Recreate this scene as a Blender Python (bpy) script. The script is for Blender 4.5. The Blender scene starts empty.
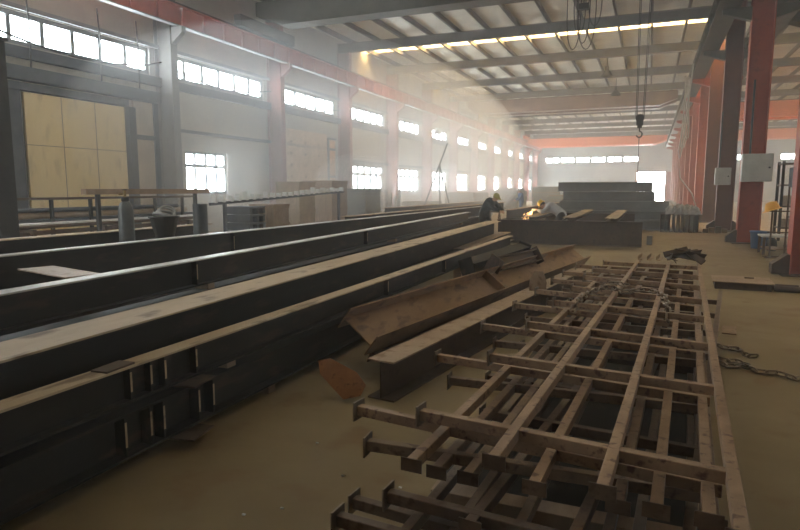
import bpy, math, random
from mathutils import Vector, Matrix, Euler
random.seed(7)
S = bpy.context.scene
COL = S.collection
PI = math.pi
R = math.radians

# ------------------------------------------------------------------ camera
H = 1.7
PITCH, YAW = R(7.219), R(22.458)
cam = bpy.data.cameras.new('camera')
camo = bpy.data.objects.new('camera', cam)
COL.objects.link(camo)
cam.sensor_fit = 'HORIZONTAL'
cam.sensor_width = 36
cam.lens = 600 / 800 * 36
cam.clip_start = 0.05
cam.clip_end = 500
camo.location = (0, 0, H)
camo.rotation_euler = (PI / 2 - PITCH, 0, YAW)
S.camera = camo

# ------------------------------------------------------------------ materials
def nodes(name):
    m = bpy.data.materials.new(name)
    m.use_nodes = True
    nt = m.node_tree
    for n in list(nt.nodes):
        nt.nodes.remove(n)
    out = nt.nodes.new('ShaderNodeOutputMaterial')
    return m, nt, out

def pbr(name, c1, c2, scale=3.0, rough=0.6, metal=0.0, bump=0.0, stretch=(1, 1, 1), lo=0.35, hi=0.65, c3=None, rough2=None, spec=0.5, detail=8):
    """two tone mottled surface with an optional third tone of small specks"""
    m, nt, out = nodes(name)
    N, L = nt.nodes, nt.links
    b = N.new('ShaderNodeBsdfPrincipled')
    L.new(b.outputs[0], out.inputs[0])
    tc = N.new('ShaderNodeTexCoord')
    mp = N.new('ShaderNodeMapping')
    mp.inputs['Scale'].default_value = stretch
    L.new(tc.outputs['Object'], mp.inputs[0])
    no = N.new('ShaderNodeTexNoise')
    no.inputs['Scale'].default_value = scale
    no.inputs['Detail'].default_value = detail
    no.inputs['Roughness'].default_value = 0.62
    L.new(mp.outputs[0], no.inputs['Vector'])
    cr = N.new('ShaderNodeValToRGB')
    cr.color_ramp.elements[0].position = lo
    cr.color_ramp.elements[1].position = hi
    cr.color_ramp.elements[0].color = (*c1, 1)
    cr.color_ramp.elements[1].color = (*c2, 1)
    L.new(no.outputs['Fac'], cr.inputs[0])
    col = cr.outputs[0]
    if c3:
        n2 = N.new('ShaderNodeTexNoise')
        n2.inputs['Scale'].default_value = scale * 4.3
        n2.inputs['Detail'].default_value = 4
        L.new(mp.outputs[0], n2.inputs['Vector'])
        r2 = N.new('ShaderNodeValToRGB')
        r2.color_ramp.elements[0].position = 0.56
        r2.color_ramp.elements[1].position = 0.68
        L.new(n2.outputs['Fac'], r2.inputs[0])
        mx = N.new('ShaderNodeMix')
        mx.data_type = 'RGBA'
        L.new(r2.outputs[0], mx.inputs[0])
        L.new(col, mx.inputs[6])
        mx.inputs[7].default_value = (*c3, 1)
        col = mx.outputs[2]
    L.new(col, b.inputs['Base Color'])
    b.inputs['Metallic'].default_value = metal
    b.inputs['Roughness'].default_value = rough
    b.inputs['Specular IOR Level'].default_value = spec
    if rough2 is not None:
        mr = N.new('ShaderNodeMapRange')
        mr.inputs[3].default_value = rough
        mr.inputs[4].default_value = rough2
        L.new(no.outputs['Fac'], mr.inputs[0])
        L.new(mr.outputs[0], b.inputs['Roughness'])
    if bump:
        bp = N.new('ShaderNodeBump')
        bp.inputs['Strength'].default_value = bump
        bp.inputs['Distance'].default_value = 0.02
        L.new(no.outputs['Fac'], bp.inputs['Height'])
        L.new(bp.outputs[0], b.inputs['Normal'])
    return m

M = {}
M['floor'] = pbr('oily concrete', (0.20, 0.138, 0.062), (0.30, 0.222, 0.118), 0.55, 0.55, 0, 0.12, lo=0.3, hi=0.7, c3=(0.21, 0.13, 0.055), rough2=0.42, spec=0.35)
M['wall'] = pbr('cream render', (0.43, 0.40, 0.35), (0.54, 0.49, 0.41), 0.7, 0.85, 0, 0.05)
M['endwall'] = pbr('pale sheeting', (0.40, 0.41, 0.40), (0.50, 0.51, 0.49), 0.6, 0.7)
M['girderred'] = pbr('bright girder red', (0.42, 0.08, 0.055), (0.52, 0.11, 0.08), 1.6, 0.6)
M['girderedge'] = pbr('pale girder edge', (0.26, 0.25, 0.25), (0.34, 0.33, 0.32), 2, 0.5)  # bottom flange paler than the red web
M['girt'] = pbr('blue grey paint', (0.055, 0.065, 0.085), (0.10, 0.11, 0.13), 2, 0.6)
M['deck'] = pbr('roof sheet', (0.60, 0.58, 0.52), (0.72, 0.70, 0.63), 0.8, 0.65)
M['roofsteel'] = pbr('roof steel', (0.12, 0.11, 0.10), (0.18, 0.165, 0.15), 1.5, 0.6)
M['frame'] = pbr('window frame paint', (0.20, 0.21, 0.215), (0.28, 0.29, 0.295), 4, 0.5)
M['red'] = pbr('red oxide paint', (0.34, 0.05, 0.023), (0.41, 0.07, 0.034), 1.6, 0.55, 0, 0.05, c3=(0.29, 0.045, 0.023))
M['darkred'] = pbr('darker red paint', (0.13, 0.04, 0.03), (0.19, 0.055, 0.04), 1.6, 0.6)  # darker tone for some columns of the row
M['fadedred'] = pbr('faded red paint', (0.27, 0.10, 0.085), (0.36, 0.14, 0.115), 1.6, 0.7)
M['greycol'] = pbr('hazed column grey', (0.20, 0.19, 0.18), (0.28, 0.265, 0.25), 1.8, 0.6)  # haze over the first column is put into this grey
M['orange'] = pbr('orange crane paint', (0.75, 0.20, 0.10), (0.85, 0.26, 0.13), 1.2, 0.5)
M['crane'] = pbr('brown crane paint', (0.20, 0.13, 0.11), (0.27, 0.18, 0.15), 1.2, 0.5)
M['craneold'] = pbr('dull olive crane paint', (0.06, 0.053, 0.042), (0.095, 0.085, 0.068), 1.2, 0.6)
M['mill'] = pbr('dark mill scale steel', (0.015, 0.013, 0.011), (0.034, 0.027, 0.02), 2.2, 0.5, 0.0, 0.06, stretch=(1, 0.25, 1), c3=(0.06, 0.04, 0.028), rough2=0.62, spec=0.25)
M['paleflange'] = pbr('flange with window sheen', (0.40, 0.37, 0.33), (0.56, 0.52, 0.47), 1.6, 0.33, 0.2, 0.04, stretch=(1, 0.3, 1), c3=(0.3, 0.26, 0.22))  # window reflection on the beam tops is put into this pale colour
M['millflange'] = pbr('tan flange with sheen', (0.38, 0.275, 0.17), (0.55, 0.42, 0.28), 1.6, 0.6, 0.0, 0.05, stretch=(1, 0.3, 1), c3=(0.22, 0.15, 0.095), rough2=0.65, spec=0.3)  # tan steel, its colour raised for the light on beam tops
M['rust'] = pbr('rusted steel', (0.19, 0.10, 0.045), (0.31, 0.185, 0.095), 2.2, 0.42, 0.1, 0.08, stretch=(1, 0.4, 1), c3=(0.11, 0.05, 0.025))
M['rustorange'] = pbr('bright orange rust', (0.30, 0.12, 0.04), (0.42, 0.19, 0.07), 5, 0.6, 0, 0.08, c3=(0.2, 0.08, 0.03))
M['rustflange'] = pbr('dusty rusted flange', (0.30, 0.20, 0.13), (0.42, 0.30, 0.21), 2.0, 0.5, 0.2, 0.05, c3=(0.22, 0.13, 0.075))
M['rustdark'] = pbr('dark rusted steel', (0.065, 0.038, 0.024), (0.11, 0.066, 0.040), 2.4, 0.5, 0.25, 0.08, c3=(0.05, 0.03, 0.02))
M['tubemid'] = pbr('half shaded box tube', (0.15, 0.09, 0.055), (0.26, 0.175, 0.115), 5, 0.36, 0.1, 0.05, c3=(0.1, 0.05, 0.03))  # tube colour part darkened, shade inside the stack
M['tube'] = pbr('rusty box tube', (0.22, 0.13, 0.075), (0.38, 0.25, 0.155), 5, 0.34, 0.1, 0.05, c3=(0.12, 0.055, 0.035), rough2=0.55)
M['tubeshade'] = pbr('shaded box tube', (0.085, 0.05, 0.032), (0.15, 0.095, 0.062), 5, 0.34, 0.1, 0.05, c3=(0.07, 0.035, 0.02))  # tube colour darkened to stand for shade in the lower layers
M['plate'] = pbr('bare end plate', (0.20, 0.15, 0.11), (0.38, 0.31, 0.25), 9, 0.33, 0.7)
M['greyedge'] = pbr('hazed primed edge', (0.34, 0.345, 0.33), (0.44, 0.44, 0.42), 2, 0.55)  # top edges made paler, haze put into the colour
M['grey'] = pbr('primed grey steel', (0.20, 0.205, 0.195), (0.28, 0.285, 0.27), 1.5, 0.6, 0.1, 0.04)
M['paleg'] = pbr('pale galvanised steel', (0.50, 0.50, 0.49), (0.66, 0.66, 0.64), 5, 0.4, 0.5)
M['cyl'] = pbr('gas cylinder paint', (0.085, 0.092, 0.097), (0.13, 0.14, 0.143), 6, 0.4, 0.0)
M['brass'] = pbr('brass', (0.25, 0.17, 0.07), (0.4, 0.28, 0.12), 8, 0.4, 0.8)
M['black'] = pbr('black paint', (0.012, 0.012, 0.013), (0.028, 0.027, 0.026), 4, 0.5)
M['cream'] = pbr('cream door sheet', (0.84, 0.66, 0.36), (0.90, 0.73, 0.44), 0.9, 0.7, stretch=(1, 1, 0.35), c3=(0.76, 0.60, 0.34))
M['boardtan'] = pbr('tan board', (0.62, 0.47, 0.34), (0.72, 0.56, 0.42), 1.4, 0.8)
M['ambdoor'] = pbr('amber lit door', (0.66, 0.36, 0.18), (0.76, 0.45, 0.25), 1.4, 0.7)  # orange light on the door is put into its colour
M['ply'] = pbr('weathered board', (0.55, 0.47, 0.37), (0.66, 0.57, 0.46), 2, 0.8)
M['wood'] = pbr('brown crate wood', (0.25, 0.17, 0.11), (0.36, 0.25, 0.17), 3, 0.75, stretch=(4, 1, 1))
M['tan'] = pbr('tan crate wood', (0.38, 0.29, 0.21), (0.5, 0.39, 0.29), 3, 0.75, stretch=(4, 1, 1))
M['boxgrey'] = pbr('pale grey cabinet paint', (0.48, 0.46, 0.42), (0.58, 0.56, 0.51), 3, 0.5)
M['chain'] = pbr('worn chain steel', (0.17, 0.125, 0.09), (0.36, 0.28, 0.21), 12, 0.3, 0.8)
M['cable'] = pbr('black cable', (0.02, 0.02, 0.02), (0.04, 0.04, 0.04), 8, 0.5)
M['palecable'] = pbr('dusty grey cable', (0.35, 0.34, 0.32), (0.48, 0.47, 0.45), 8, 0.7)
M['bluebin'] = pbr('blue plastic', (0.05, 0.12, 0.28), (0.08, 0.17, 0.36), 4, 0.45)
M['white'] = pbr('white board', (0.7, 0.69, 0.66), (0.8, 0.79, 0.76), 3, 0.6)
M['yellow'] = pbr('yellow helmet plastic', (0.80, 0.50, 0.03), (0.85, 0.56, 0.05), 4, 0.3)
M['olivehat'] = pbr('dull yellow cap cloth', (0.36, 0.33, 0.10), (0.44, 0.40, 0.14), 9, 0.8)
M['orangehat'] = pbr('orange helmet plastic', (0.85, 0.42, 0.06), (0.9, 0.48, 0.09), 4, 0.35)
M['skin'] = pbr('skin', (0.45, 0.27, 0.19), (0.52, 0.33, 0.24), 9, 0.55)
M['hair'] = pbr('black hair', (0.01, 0.009, 0.008), (0.02, 0.018, 0.016), 20, 0.5)
M['darkcloth'] = pbr('dark work cloth', (0.030, 0.031, 0.033), (0.055, 0.055, 0.056), 7, 0.9)
M['palecloth'] = pbr('pale grey work cloth', (0.45, 0.46, 0.47), (0.58, 0.58, 0.58), 7, 0.9)
M['bluecloth'] = pbr('blue work cloth', (0.06, 0.11, 0.24), (0.09, 0.15, 0.30), 7, 0.9)

def glass_mat(name, tint, gloss=0.06, milky=0.0):
    m, nt, out = nodes(name)
    N, L = nt.nodes, nt.links
    t = N.new('ShaderNodeBsdfTransparent')
    g = N.new('ShaderNodeBsdfGlossy')
    g.inputs['Roughness'].default_value = 0.05
    no = N.new('ShaderNodeTexNoise')
    no.inputs['Scale'].default_value = 1.3
    cr = N.new('ShaderNodeValToRGB')
    cr.color_ramp.elements[0].color = (*[c * 0.92 for c in tint], 1)
    cr.color_ramp.elements[1].color = (*tint, 1)
    L.new(no.outputs['Fac'], cr.inputs[0])
    L.new(cr.outputs[0], t.inputs[0])
    mx = N.new('ShaderNodeMixShader')
    mx.inputs[0].default_value = gloss
    L.new(t.outputs[0], mx.inputs[1])
    L.new(g.outputs[0], mx.inputs[2])
    L.new(mx.outputs[0], out.inputs[0])
    return m

M['glass'] = glass_mat('dusty window glass', (0.92, 0.96, 0.97))
M['addedskylight'] = glass_mat('added skylight sheet', (0.92, 0.86, 0.74), 0.04)
M['skylight'] = glass_mat('amber fibreglass sheet', (1.0, 0.80, 0.50), 0.04)

def emit_mat(name, c, s):
    m, nt, out = nodes(name)
    e = nt.nodes.new('ShaderNodeEmission')
    e.inputs[0].default_value = (*c, 1)
    e.inputs[1].default_value = s
    no = nt.nodes.new('ShaderNodeTexNoise')
    no.inputs['Scale'].default_value = 30
    mr = nt.nodes.new('ShaderNodeMapRange')
    mr.inputs[3].default_value = s * 0.6
    mr.inputs[4].default_value = s * 1.4
    nt.links.new(no.outputs['Fac'], mr.inputs[0])
    nt.links.new(mr.outputs[0], e.inputs[1])
    nt.links.new(e.outputs[0], out.inputs[0])
    return m
M['spark'] = emit_mat('hot sparks', (1.0, 0.50, 0.18), 10)

def fog_mat(name, dens, col=(1, 1, 1), aniso=0.0):
    m, nt, out = nodes(name)
    v = nt.nodes.new('ShaderNodeVolumeScatter')
    v.inputs['Color'].default_value = (*col, 1)
    v.inputs['Density'].default_value = dens
    v.inputs['Anisotropy'].default_value = aniso
    nt.links.new(v.outputs[0], out.inputs['Volume'])
    return m

# ------------------------------------------------------------------ mesh helpers
def V(*a):
    return Vector(a if len(a) > 1 else a[0])

class MB:
    def __init__(s):
        s.v, s.f, s.sm = [], [], []
    def add(s, vs, fs, smooth=False):
        o = len(s.v)
        s.v += [Vector(v) for v in vs]
        s.f += [tuple(i + o for i in f) for f in fs]
        s.sm += [smooth] * len(fs)
        return s
    def box(s, lo, hi, mat=None):
        x0, y0, z0 = lo
        x1, y1, z1 = hi
        vs = [V(x, y, z) for z in (z0, z1) for y in (y0, y1) for x in (x0, x1)]
        if mat:
            vs = [mat @ v for v in vs]
        return s.add(vs, [(0, 2, 3, 1), (4, 5, 7, 6), (0, 1, 5, 4), (2, 6, 7, 3), (0, 4, 6, 2), (1, 3, 7, 5)])
    def bar(s, p0, p1, w, h, roll=0, off=(0, 0)):
        """rectangular bar; w sideways, h upwards, off shifts it in its own section"""
        m, n = basis(p0, p1, roll)
        return s.box((off[0] - w / 2, 0, off[1] - h / 2), (off[0] + w / 2, n, off[1] + h / 2), m)
    def prism(s, prof, p0, p1, roll=0):
        """closed 2d profile (x sideways, z up) swept from p0 to p1"""
        m, n = basis(p0, p1, roll)
        k = len(prof)
        vs = [m @ V(x, 0, z) for x, z in prof] + [m @ V(x, n, z) for x, z in prof]
        fs = [(i, (i + 1) % k, k + (i + 1) % k, k + i) for i in range(k)]
        return s.add(vs, fs + [tuple(range(k - 1, -1, -1)), tuple(range(k, 2 * k))])
    def cyl(s, p0, p1, r0, r1=None, n=16, smooth=True, caps=True):
        r1 = r0 if r1 is None else r1
        m, L = basis(p0, p1)
        a = [2 * PI * i / n for i in range(n)]
        vs = [m @ V(r0 * math.cos(t), 0, r0 * math.sin(t)) for t in a] + [m @ V(r1 * math.cos(t), L, r1 * math.sin(t)) for t in a]
        s.add(vs, [(i, (i + 1) % n, n + (i + 1) % n, n + i) for i in range(n)], smooth)
        if caps:
            s.add(vs, [tuple(range(n - 1, -1, -1)), tuple(range(n, 2 * n))])
        return s
    def tube(s, pts, r, n=8):
        pts = [V(p) for p in pts]
        rings = []
        for i, p in enumerate(pts):
            d = (pts[min(i + 1, len(pts) - 1)] - pts[max(i - 1, 0)]).normalized()
            up = V(0, 0, 1) if abs(d.z) < 0.95 else V(0, 1, 0)
            x = d.cross(up).normalized()
            y = x.cross(d)
            rings.append([p + x * r * math.cos(2 * PI * k / n) + y * r * math.sin(2 * PI * k / n) for k in range(n)])
        vs = [v for ring in rings for v in ring]
        fs = [(i * n + k, i * n + (k + 1) % n, (i + 1) * n + (k + 1) % n, (i + 1) * n + k) for i in range(len(pts) - 1) for k in range(n)]
        s.add(vs, fs, True)
        e = (len(pts) - 1) * n
        return s.add(vs, [tuple(range(n)), tuple(range(e + n - 1, e - 1, -1))])
    def lathe(s, prof, c, n=24, axis=None):
        """profile of (radius, height) pairs turned about z at c"""
        c = V(c)
        vs = [c + V(r * math.cos(2 * PI * k / n), r * math.sin(2 * PI * k / n), z) for r, z in prof for k in range(n)]
        fs = [(i * n + k, i * n + (k + 1) % n, (i + 1) * n + (k + 1) % n, (i + 1) * n + k) for i in range(len(prof) - 1) for k in range(n)]
        return s.add(vs, fs, True)
    def ball(s, c, r, n=14, mat=None):
        c = V(c)
        rr = V(r, r, r) if not hasattr(r, '__len__') else V(r)
        vs, m = [], n // 2
        for i in range(m + 1):
            t = PI * i / m
            for k in range(n):
                u = 2 * PI * k / n
                p = V(rr.x * math.sin(t) * math.cos(u), rr.y * math.sin(t) * math.sin(u), rr.z * math.cos(t))
                vs.append(c + (mat @ p if mat else p))
        fs = [(i * n + k, (i + 1) * n + k, (i + 1) * n + (k + 1) % n, i * n + (k + 1) % n) for i in range(m) for k in range(n)]
        return s.add(vs, fs, True)
    def capsule(s, p0, p1, r0, r1, n=12):
        s.cyl(p0, p1, r0, r1, n)
        s.ball(p0, r0, n)
        return s.ball(p1, r1, n)
    def torus(s, m, R1, r, stretch=0.0, n=14, k=6):
        vs, fs = [], []
        for i in range(n):
            a = 2 * PI * i / n
            c = V(R1 * math.cos(a), R1 * math.sin(a) + (stretch if math.sin(a) > 0 else -stretch), 0)
            d = V(math.cos(a), math.sin(a), 0)
            for j in range(k):
                b = 2 * PI * j / k
                vs.append(m @ (c + d * r * math.cos(b) + V(0, 0, r * math.sin(b))))
        for i in range(n):
            for j in range(k):
                fs.append((i * k + j, ((i + 1) % n) * k + j, ((i + 1) % n) * k + (j + 1) % k, i * k + (j + 1) % k))
        return s.add(vs, fs, True)
    def build(s, name, mat, parent=None, bevel=0.0):
        off = OFF.get(parent.name, V(0, 0, 0)) if parent else V(0, 0, 0)
        me = bpy.data.meshes.new(name)
        me.from_pydata([v - off for v in s.v], [], s.f)
        me.polygons.foreach_set('use_smooth', s.sm)
        me.materials.append(M[mat] if isinstance(mat, str) else mat)
        me.update()
        o = bpy.data.objects.new(name, me)
        COL.objects.link(o)
        OFF[o.name] = off.copy()
        if parent:
            o.parent = parent
        if bevel:
            b = o.modifiers.new('bevel', 'BEVEL')
            b.width = bevel
            b.segments = 2
            b.limit_method = 'ANGLE'
        return o

OFF = {}

def basis(p0, p1, roll=0):
    p0, p1 = V(p0), V(p1)
    y = p1 - p0
    n = y.length
    y.normalize()
    up = V(0, 0, 1) if abs(y.z) < 0.99 else V(0, 1, 0)
    x = y.cross(up).normalized()
    z = x.cross(y)
    m = Matrix(((x.x, y.x, z.x, 0), (x.y, y.y, z.y, 0), (x.z, y.z, z.z, 0), (0, 0, 0, 1)))
    return Matrix.Translation(p0) @ m @ Matrix.Rotation(roll, 4, 'Y'), n

def tag(o, label, cat, group=None, kind='thing'):
    o['label'] = label
    o['category'] = cat
    o['kind'] = kind
    if group:
        o['group'] = group
    return o

def thing(name, loc, label, cat, group=None):
    o = bpy.data.objects.new(name, None)
    COL.objects.link(o)
    o.location = loc
    o.empty_display_size = 0.2
    OFF[o.name] = V(loc)
    return tag(o, label, cat, group)

def struct(o):
    o['kind'] = 'structure'
    return o

def sroot(name, loc=(0, 0, 0)):
    o = bpy.data.objects.new(name, None)
    COL.objects.link(o)
    o.location = loc
    OFF[o.name] = V(loc)
    return struct(o)

def dup(root, loc, label, group=None):
    r = root.copy()
    COL.objects.link(r)
    r.location = loc
    r['label'] = label
    if group:
        r['group'] = group
    for ch in list(root.children):
        c = ch.copy()
        COL.objects.link(c)
        c.parent = r
        for g in list(ch.children):
            d = g.copy()
            COL.objects.link(d)
            d.parent = c
    return r

# ------------------------------------------------------------------ setting
XL, XR = -16.0, 21.0
Y0, Y1 = -7.0, 91.0
ZR = 9.7
BAY = 6.6
CY = [16.7 + BAY * k for k in range(-3, 12)]          # -3.1 ... 89.3

struct(MB().box((XL - 0.3, Y0 - 0.3, -0.3), (XR + 0.3, Y1 + 0.3, 0)).build('floor', 'floor'))

# left wall : bands with openings
T0, T1 = XL - 0.25, XL
w = MB()
up0, up1 = 5.58, 6.47
lo0, lo1 = 1.5, 3.12
w.box((T0, Y0, 0), (T1, Y1, lo0))
w.box((T0, Y0, lo1), (T1, Y1, up0))
w.box((T0, Y0, up1), (T1, Y1, ZR + 0.2))
upper, lower = [], []
for k in range(len(CY) - 1):
    a, b = CY[k] + 0.38, CY[k + 1] - 0.38
    upper.append((a, b))
    if k == 3:
        lower.append((17.85, 20.25))
    elif k >= 5:
        lower.append((a + 0.35, b - 0.2))
def bands(mb, holes, z0, z1, axis='y', s0=Y0, s1=Y1, t0=T0, t1=T1):
    c = s0
    for a, b in holes + [(s1, s1)]:
        if a - c > 0.001:
            if axis == 'y':
                mb.box((t0, c, z0), (t1, a, z1))
            else:
                mb.box((c, t0, z0), (a, t1, z1))
        c = b
bands(w, upper, up0, up1)
bands(w, lower, lo0, lo1)
struct(w.build('wall_left', 'wall'))

WN = [0]
def window(a, b, z0, z1, npane, transom=None, axis='y', t=XL - 0.12, fr=0.13, glass='glass'):
    WN[0] += 1
    r = sroot('window_%d' % WN[0], (t, (a + b) / 2, z0) if axis == 'y' else ((a + b) / 2, t, z0))
    m = MB()
    def bx(s0, s1, q0, q1, d=0.05):
        if axis == 'y':
            m.box((t - d, s0, q0), (t + d, s1, q1))
        else:
            m.box((s0, t - d, q0), (s1, t + d, q1))
    bx(a, b, z0, z0 + fr)
    bx(a, b, z1 - fr, z1)
    for i in range(npane + 1):
        c = a + (b - a) * i / npane
        c = min(max(c, a + fr / 2), b - fr / 2)
        bx(c - fr / 2, c + fr / 2, z0 + fr, z1 - fr)
    if transom:
        for i in range(npane):
            c0, c1 = a + (b - a) * i / npane + fr / 2, a + (b - a) * (i + 1) / npane - fr / 2
            bx(c0, c1, transom - 0.06, transom + 0.06)
    m.build('window_frame', 'frame', r)
    g = MB()
    if axis == 'y':
        g.add([(t, a, z0), (t, b, z0), (t, b, z1), (t, a, z1)], [(0, 1, 2, 3)])
    else:
        g.add([(a, t, z0), (b, t, z0), (b, t, z1), (a, t, z1)], [(0, 1, 2, 3)])
    g.build('window_pane', glass, r)
    return r
for a, b in upper:
    window(a, b, up0, up1, 6)
for i, (a, b) in enumerate(lower):
    window(a, b, lo0, lo1, 4 if i == 0 else 6, lo0 + 1.08, fr=0.1)

# far wall with a high strip of windows and an open door
w = MB()
fz0, fz1 = 5.45, 6.25
fh = [(-14.4 + 2.15 * i, -14.4 + 2.15 * i + 1.95) for i in range(6)] + [(3.3 + 3.0 * i, 3.3 + 3.0 * i + 2.2) for i in range(6)]
dz = 4.05
w.box((XL - 0.25, Y1, 0), (-1.8, Y1 + 0.25, dz))
w.box((1.85, Y1, 0), (XR + 0.25, Y1 + 0.25, dz))
w.box((XL - 0.25, Y1, dz), (XR + 0.25, Y1 + 0.25, fz0))
w.box((XL - 0.25, Y1, fz1), (XR + 0.25, Y1 + 0.25, ZR + 0.2))
bands(w, fh, fz0, fz1, 'x', XL - 0.25, XR + 0.25, Y1, Y1 + 0.25)
struct(w.build('wall_far', 'endwall'))
for a, b in fh:
    window(a, b, fz0, fz1, 2, axis='x', t=Y1 + 0.12, fr=0.09)
d = sroot('door_1', (0, Y1, 0))
m = MB()
m.box((-1.95, Y1 - 0.06, 0), (-1.8, Y1 + 0.3, dz + 0.15)).box((1.85, Y1 - 0.06, 0), (2.0, Y1 + 0.3, dz + 0.15)).box((-1.8, Y1 - 0.06, dz), (1.85, Y1 + 0.3, dz + 0.15))
m.build('door_frame', 'fadedred', d)
m = MB()
m.box((2.05, Y1 - 0.12, 0.02), (3.9, Y1 - 0.07, dz))
m.build('door_leaf', 'fadedred', d)

# right wall of the neighbouring bay and near wall behind the camera
w = MB()
rz0, rz1 = 5.9, 6.4
w.box((XR, Y0, 0), (XR + 0.25, Y1, rz0)).box((XR, Y0, rz1), (XR + 0.25, Y1, ZR + 0.2))
rh = [(CY[k] + 0.4, CY[k + 1] - 0.4) for k in range(len(CY) - 1)]
bands(w, rh, rz0, rz1, 'y', Y0, Y1, XR, XR + 0.25)
struct(w.build('wall_right', 'wall'))
for a, b in rh:
    window(a, b, rz0, rz1, 4, t=XR + 0.12)
w = MB()
nz = 4.6
w.box((XL - 0.25, Y0 - 0.25, 0), (-15.7, Y0, nz)).box((-14.5, Y0 - 0.25, 0), (XR + 0.25, Y0, nz))  # gap behind the camera is added to light the cream door
w.box((XL - 0.25, Y0 - 0.25, nz), (XR + 0.25, Y0, ZR + 0.2))
struct(w.build('wall_near', 'wall'))

# roof
slots = [(5.6, 5.78), (12.2, 12.42), (32.75, 33.55), (46.2, 46.6), (59.0, 59.5), (72.4, 72.9)]  # slots over the near bays are added, unseen, to brighten the foreground
c = sroot('ceiling', (0, 0, ZR))
m = MB()
y = Y0 - 0.3
for a, b in slots + [(Y1 + 0.3, None)]:
    m.box((XL - 0.3, y, ZR), (XR + 0.3, a, ZR + 0.12))
    y = b
m.build('roof_deck', 'deck', c)
for a, b in slots:
    MB().box((XL - 0.3, a, ZR + 0.05), (XR + 0.3, b, ZR + 0.06)).build('skylight', 'skylight' if a > 20 else 'addedskylight', c)  # near panes belong to the added, unseen slots
x = XL + 0.7
while x < XR:
    p = MB().box((x - 0.035, Y0, ZR - 0.24), (x + 0.035, Y1, ZR)).box((x - 0.035, Y0, ZR - 0.24), (x + 0.07, Y1, ZR - 0.225))
    p.build('purlin', 'roofsteel', c)
    x += 1.5
def hbeam(mb, p0, p1, h, w_, tf, tw, roll=0):
    mb.bar(p0, p1, tw, h - 2 * tf, roll)
    mb.bar(p0, p1, w_, tf, roll, (0, (h - tf) / 2))
    mb.bar(p0, p1, w_, tf, roll, (0, -(h - tf) / 2))
    return mb
for y in CY:
    hbeam(MB(), (XL, y, ZR - 0.48), (XR, y, ZR - 0.48), 0.46, 0.28, 0.016, 0.012).build('rafter', 'roofsteel', c)

# girts along the window wall
tn = [0]
def trim(mb, mat):
    tn[0] += 1
    return struct(mb.build('trim_%d' % tn[0], mat))
trim(MB().box((XL, Y0, 5.22), (XL + 0.14, Y1, 5.52)), 'girt')
trim(MB().box((XL, Y0, 6.5), (XL + 0.1, Y1, 6.62)), 'frame')
trim(MB().box((XL, 29.9, 3.2), (XL + 0.1, Y1, 3.36)), 'girt')
trim(MB().box((XL, 16.9, 3.75), (XL + 0.08, 29.3, 3.87)), 'girt')

# big cream sliding door in a dark steel frame, first bay of the window wall
d = sroot('door_2', (XL, 13.3, 0))
MB().box((XL + 0.10, 11.55, 0.05), (XL + 0.18, 14.95, 4.32)).build('door_leaf', 'cream', d)
m = MB()
for yy in (12.68, 13.82):
    m.box((XL + 0.18, yy - 0.008, 0.05), (XL + 0.186, yy + 0.008, 4.32))
m.box((XL + 0.18, 11.55, 2.9), (XL + 0.186, 14.95, 2.915))
m.build('door_seam', 'wood', d)
m = MB()
m.box((XL, 10.2, 4.62), (XL + 0.30, 16.45, 4.98)).box((XL, 10.2, 4.36), (XL + 0.24, 15.1, 4.56))
m.build('door_track', 'girt', d)
m = MB()
for yy, ww in ((11.1, 0.34), (15.12, 0.28)):
    m.box((XL, yy, 0), (XL + 0.2, yy + ww, 4.36))
m.box((XL, 10.2, 0), (XL + 0.15, 10.5, 4.62))
m.box((XL, 15.4, 3.35), (XL + 0.15, 16.4, 3.5)).box((XL, 10.5, 3.6), (XL + 0.15, 11.1, 3.7)).box((XL, 16.25, 0), (XL + 0.15, 16.45, 4.62))
m.build('door_frame', 'girt', d)
MB().box((XL + 0.02, 15.42, 0.05), (XL + 0.09, 16.25, 4.6)).build('side_panel', 'ply', d)

# board cladding and a small lit doorway in the third bay
o = MB()
o.box((XL + 0.02, 24.0, 0.6), (XL + 0.08, 28.4, 4.55))
b1 = thing('board_panel', (XL + 0.04, 26.2, 0), 'tall pale board panel dotted with bolts fixed to the window wall', 'wall panel')
o.build('board', 'boardtan', b1)
m = MB()
for i in range(3):
    for j in range(6):
        m.cyl((XL + 0.08, 24.9 + i * 1.3, 1.2 + j * 0.55), (XL + 0.11, 24.9 + i * 1.3, 1.2 + j * 0.55), 0.07, n=8)
m.box((XL + 0.08, 24.0, 1.75), (XL + 0.1, 28.4, 2.05))
m.build('bolt_heads', 'wood', b1)
d = sroot('door_3', (XL, 29.0, 0))
MB().box((XL + 0.02, 28.55, 0), (XL + 0.07, 29.3, 4.3)).build('door_leaf', 'ambdoor', d)
m = MB()
m.box((XL + 0.01, 28.45, 0), (XL + 0.14, 28.55, 4.4)).box((XL + 0.01, 28.55, 4.3), (XL + 0.14, 29.3, 4.4)).box((XL + 0.07, 28.55, 2.3), (XL + 0.12, 29.3, 2.42))
m.build('door_frame', 'girt', d)

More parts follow.
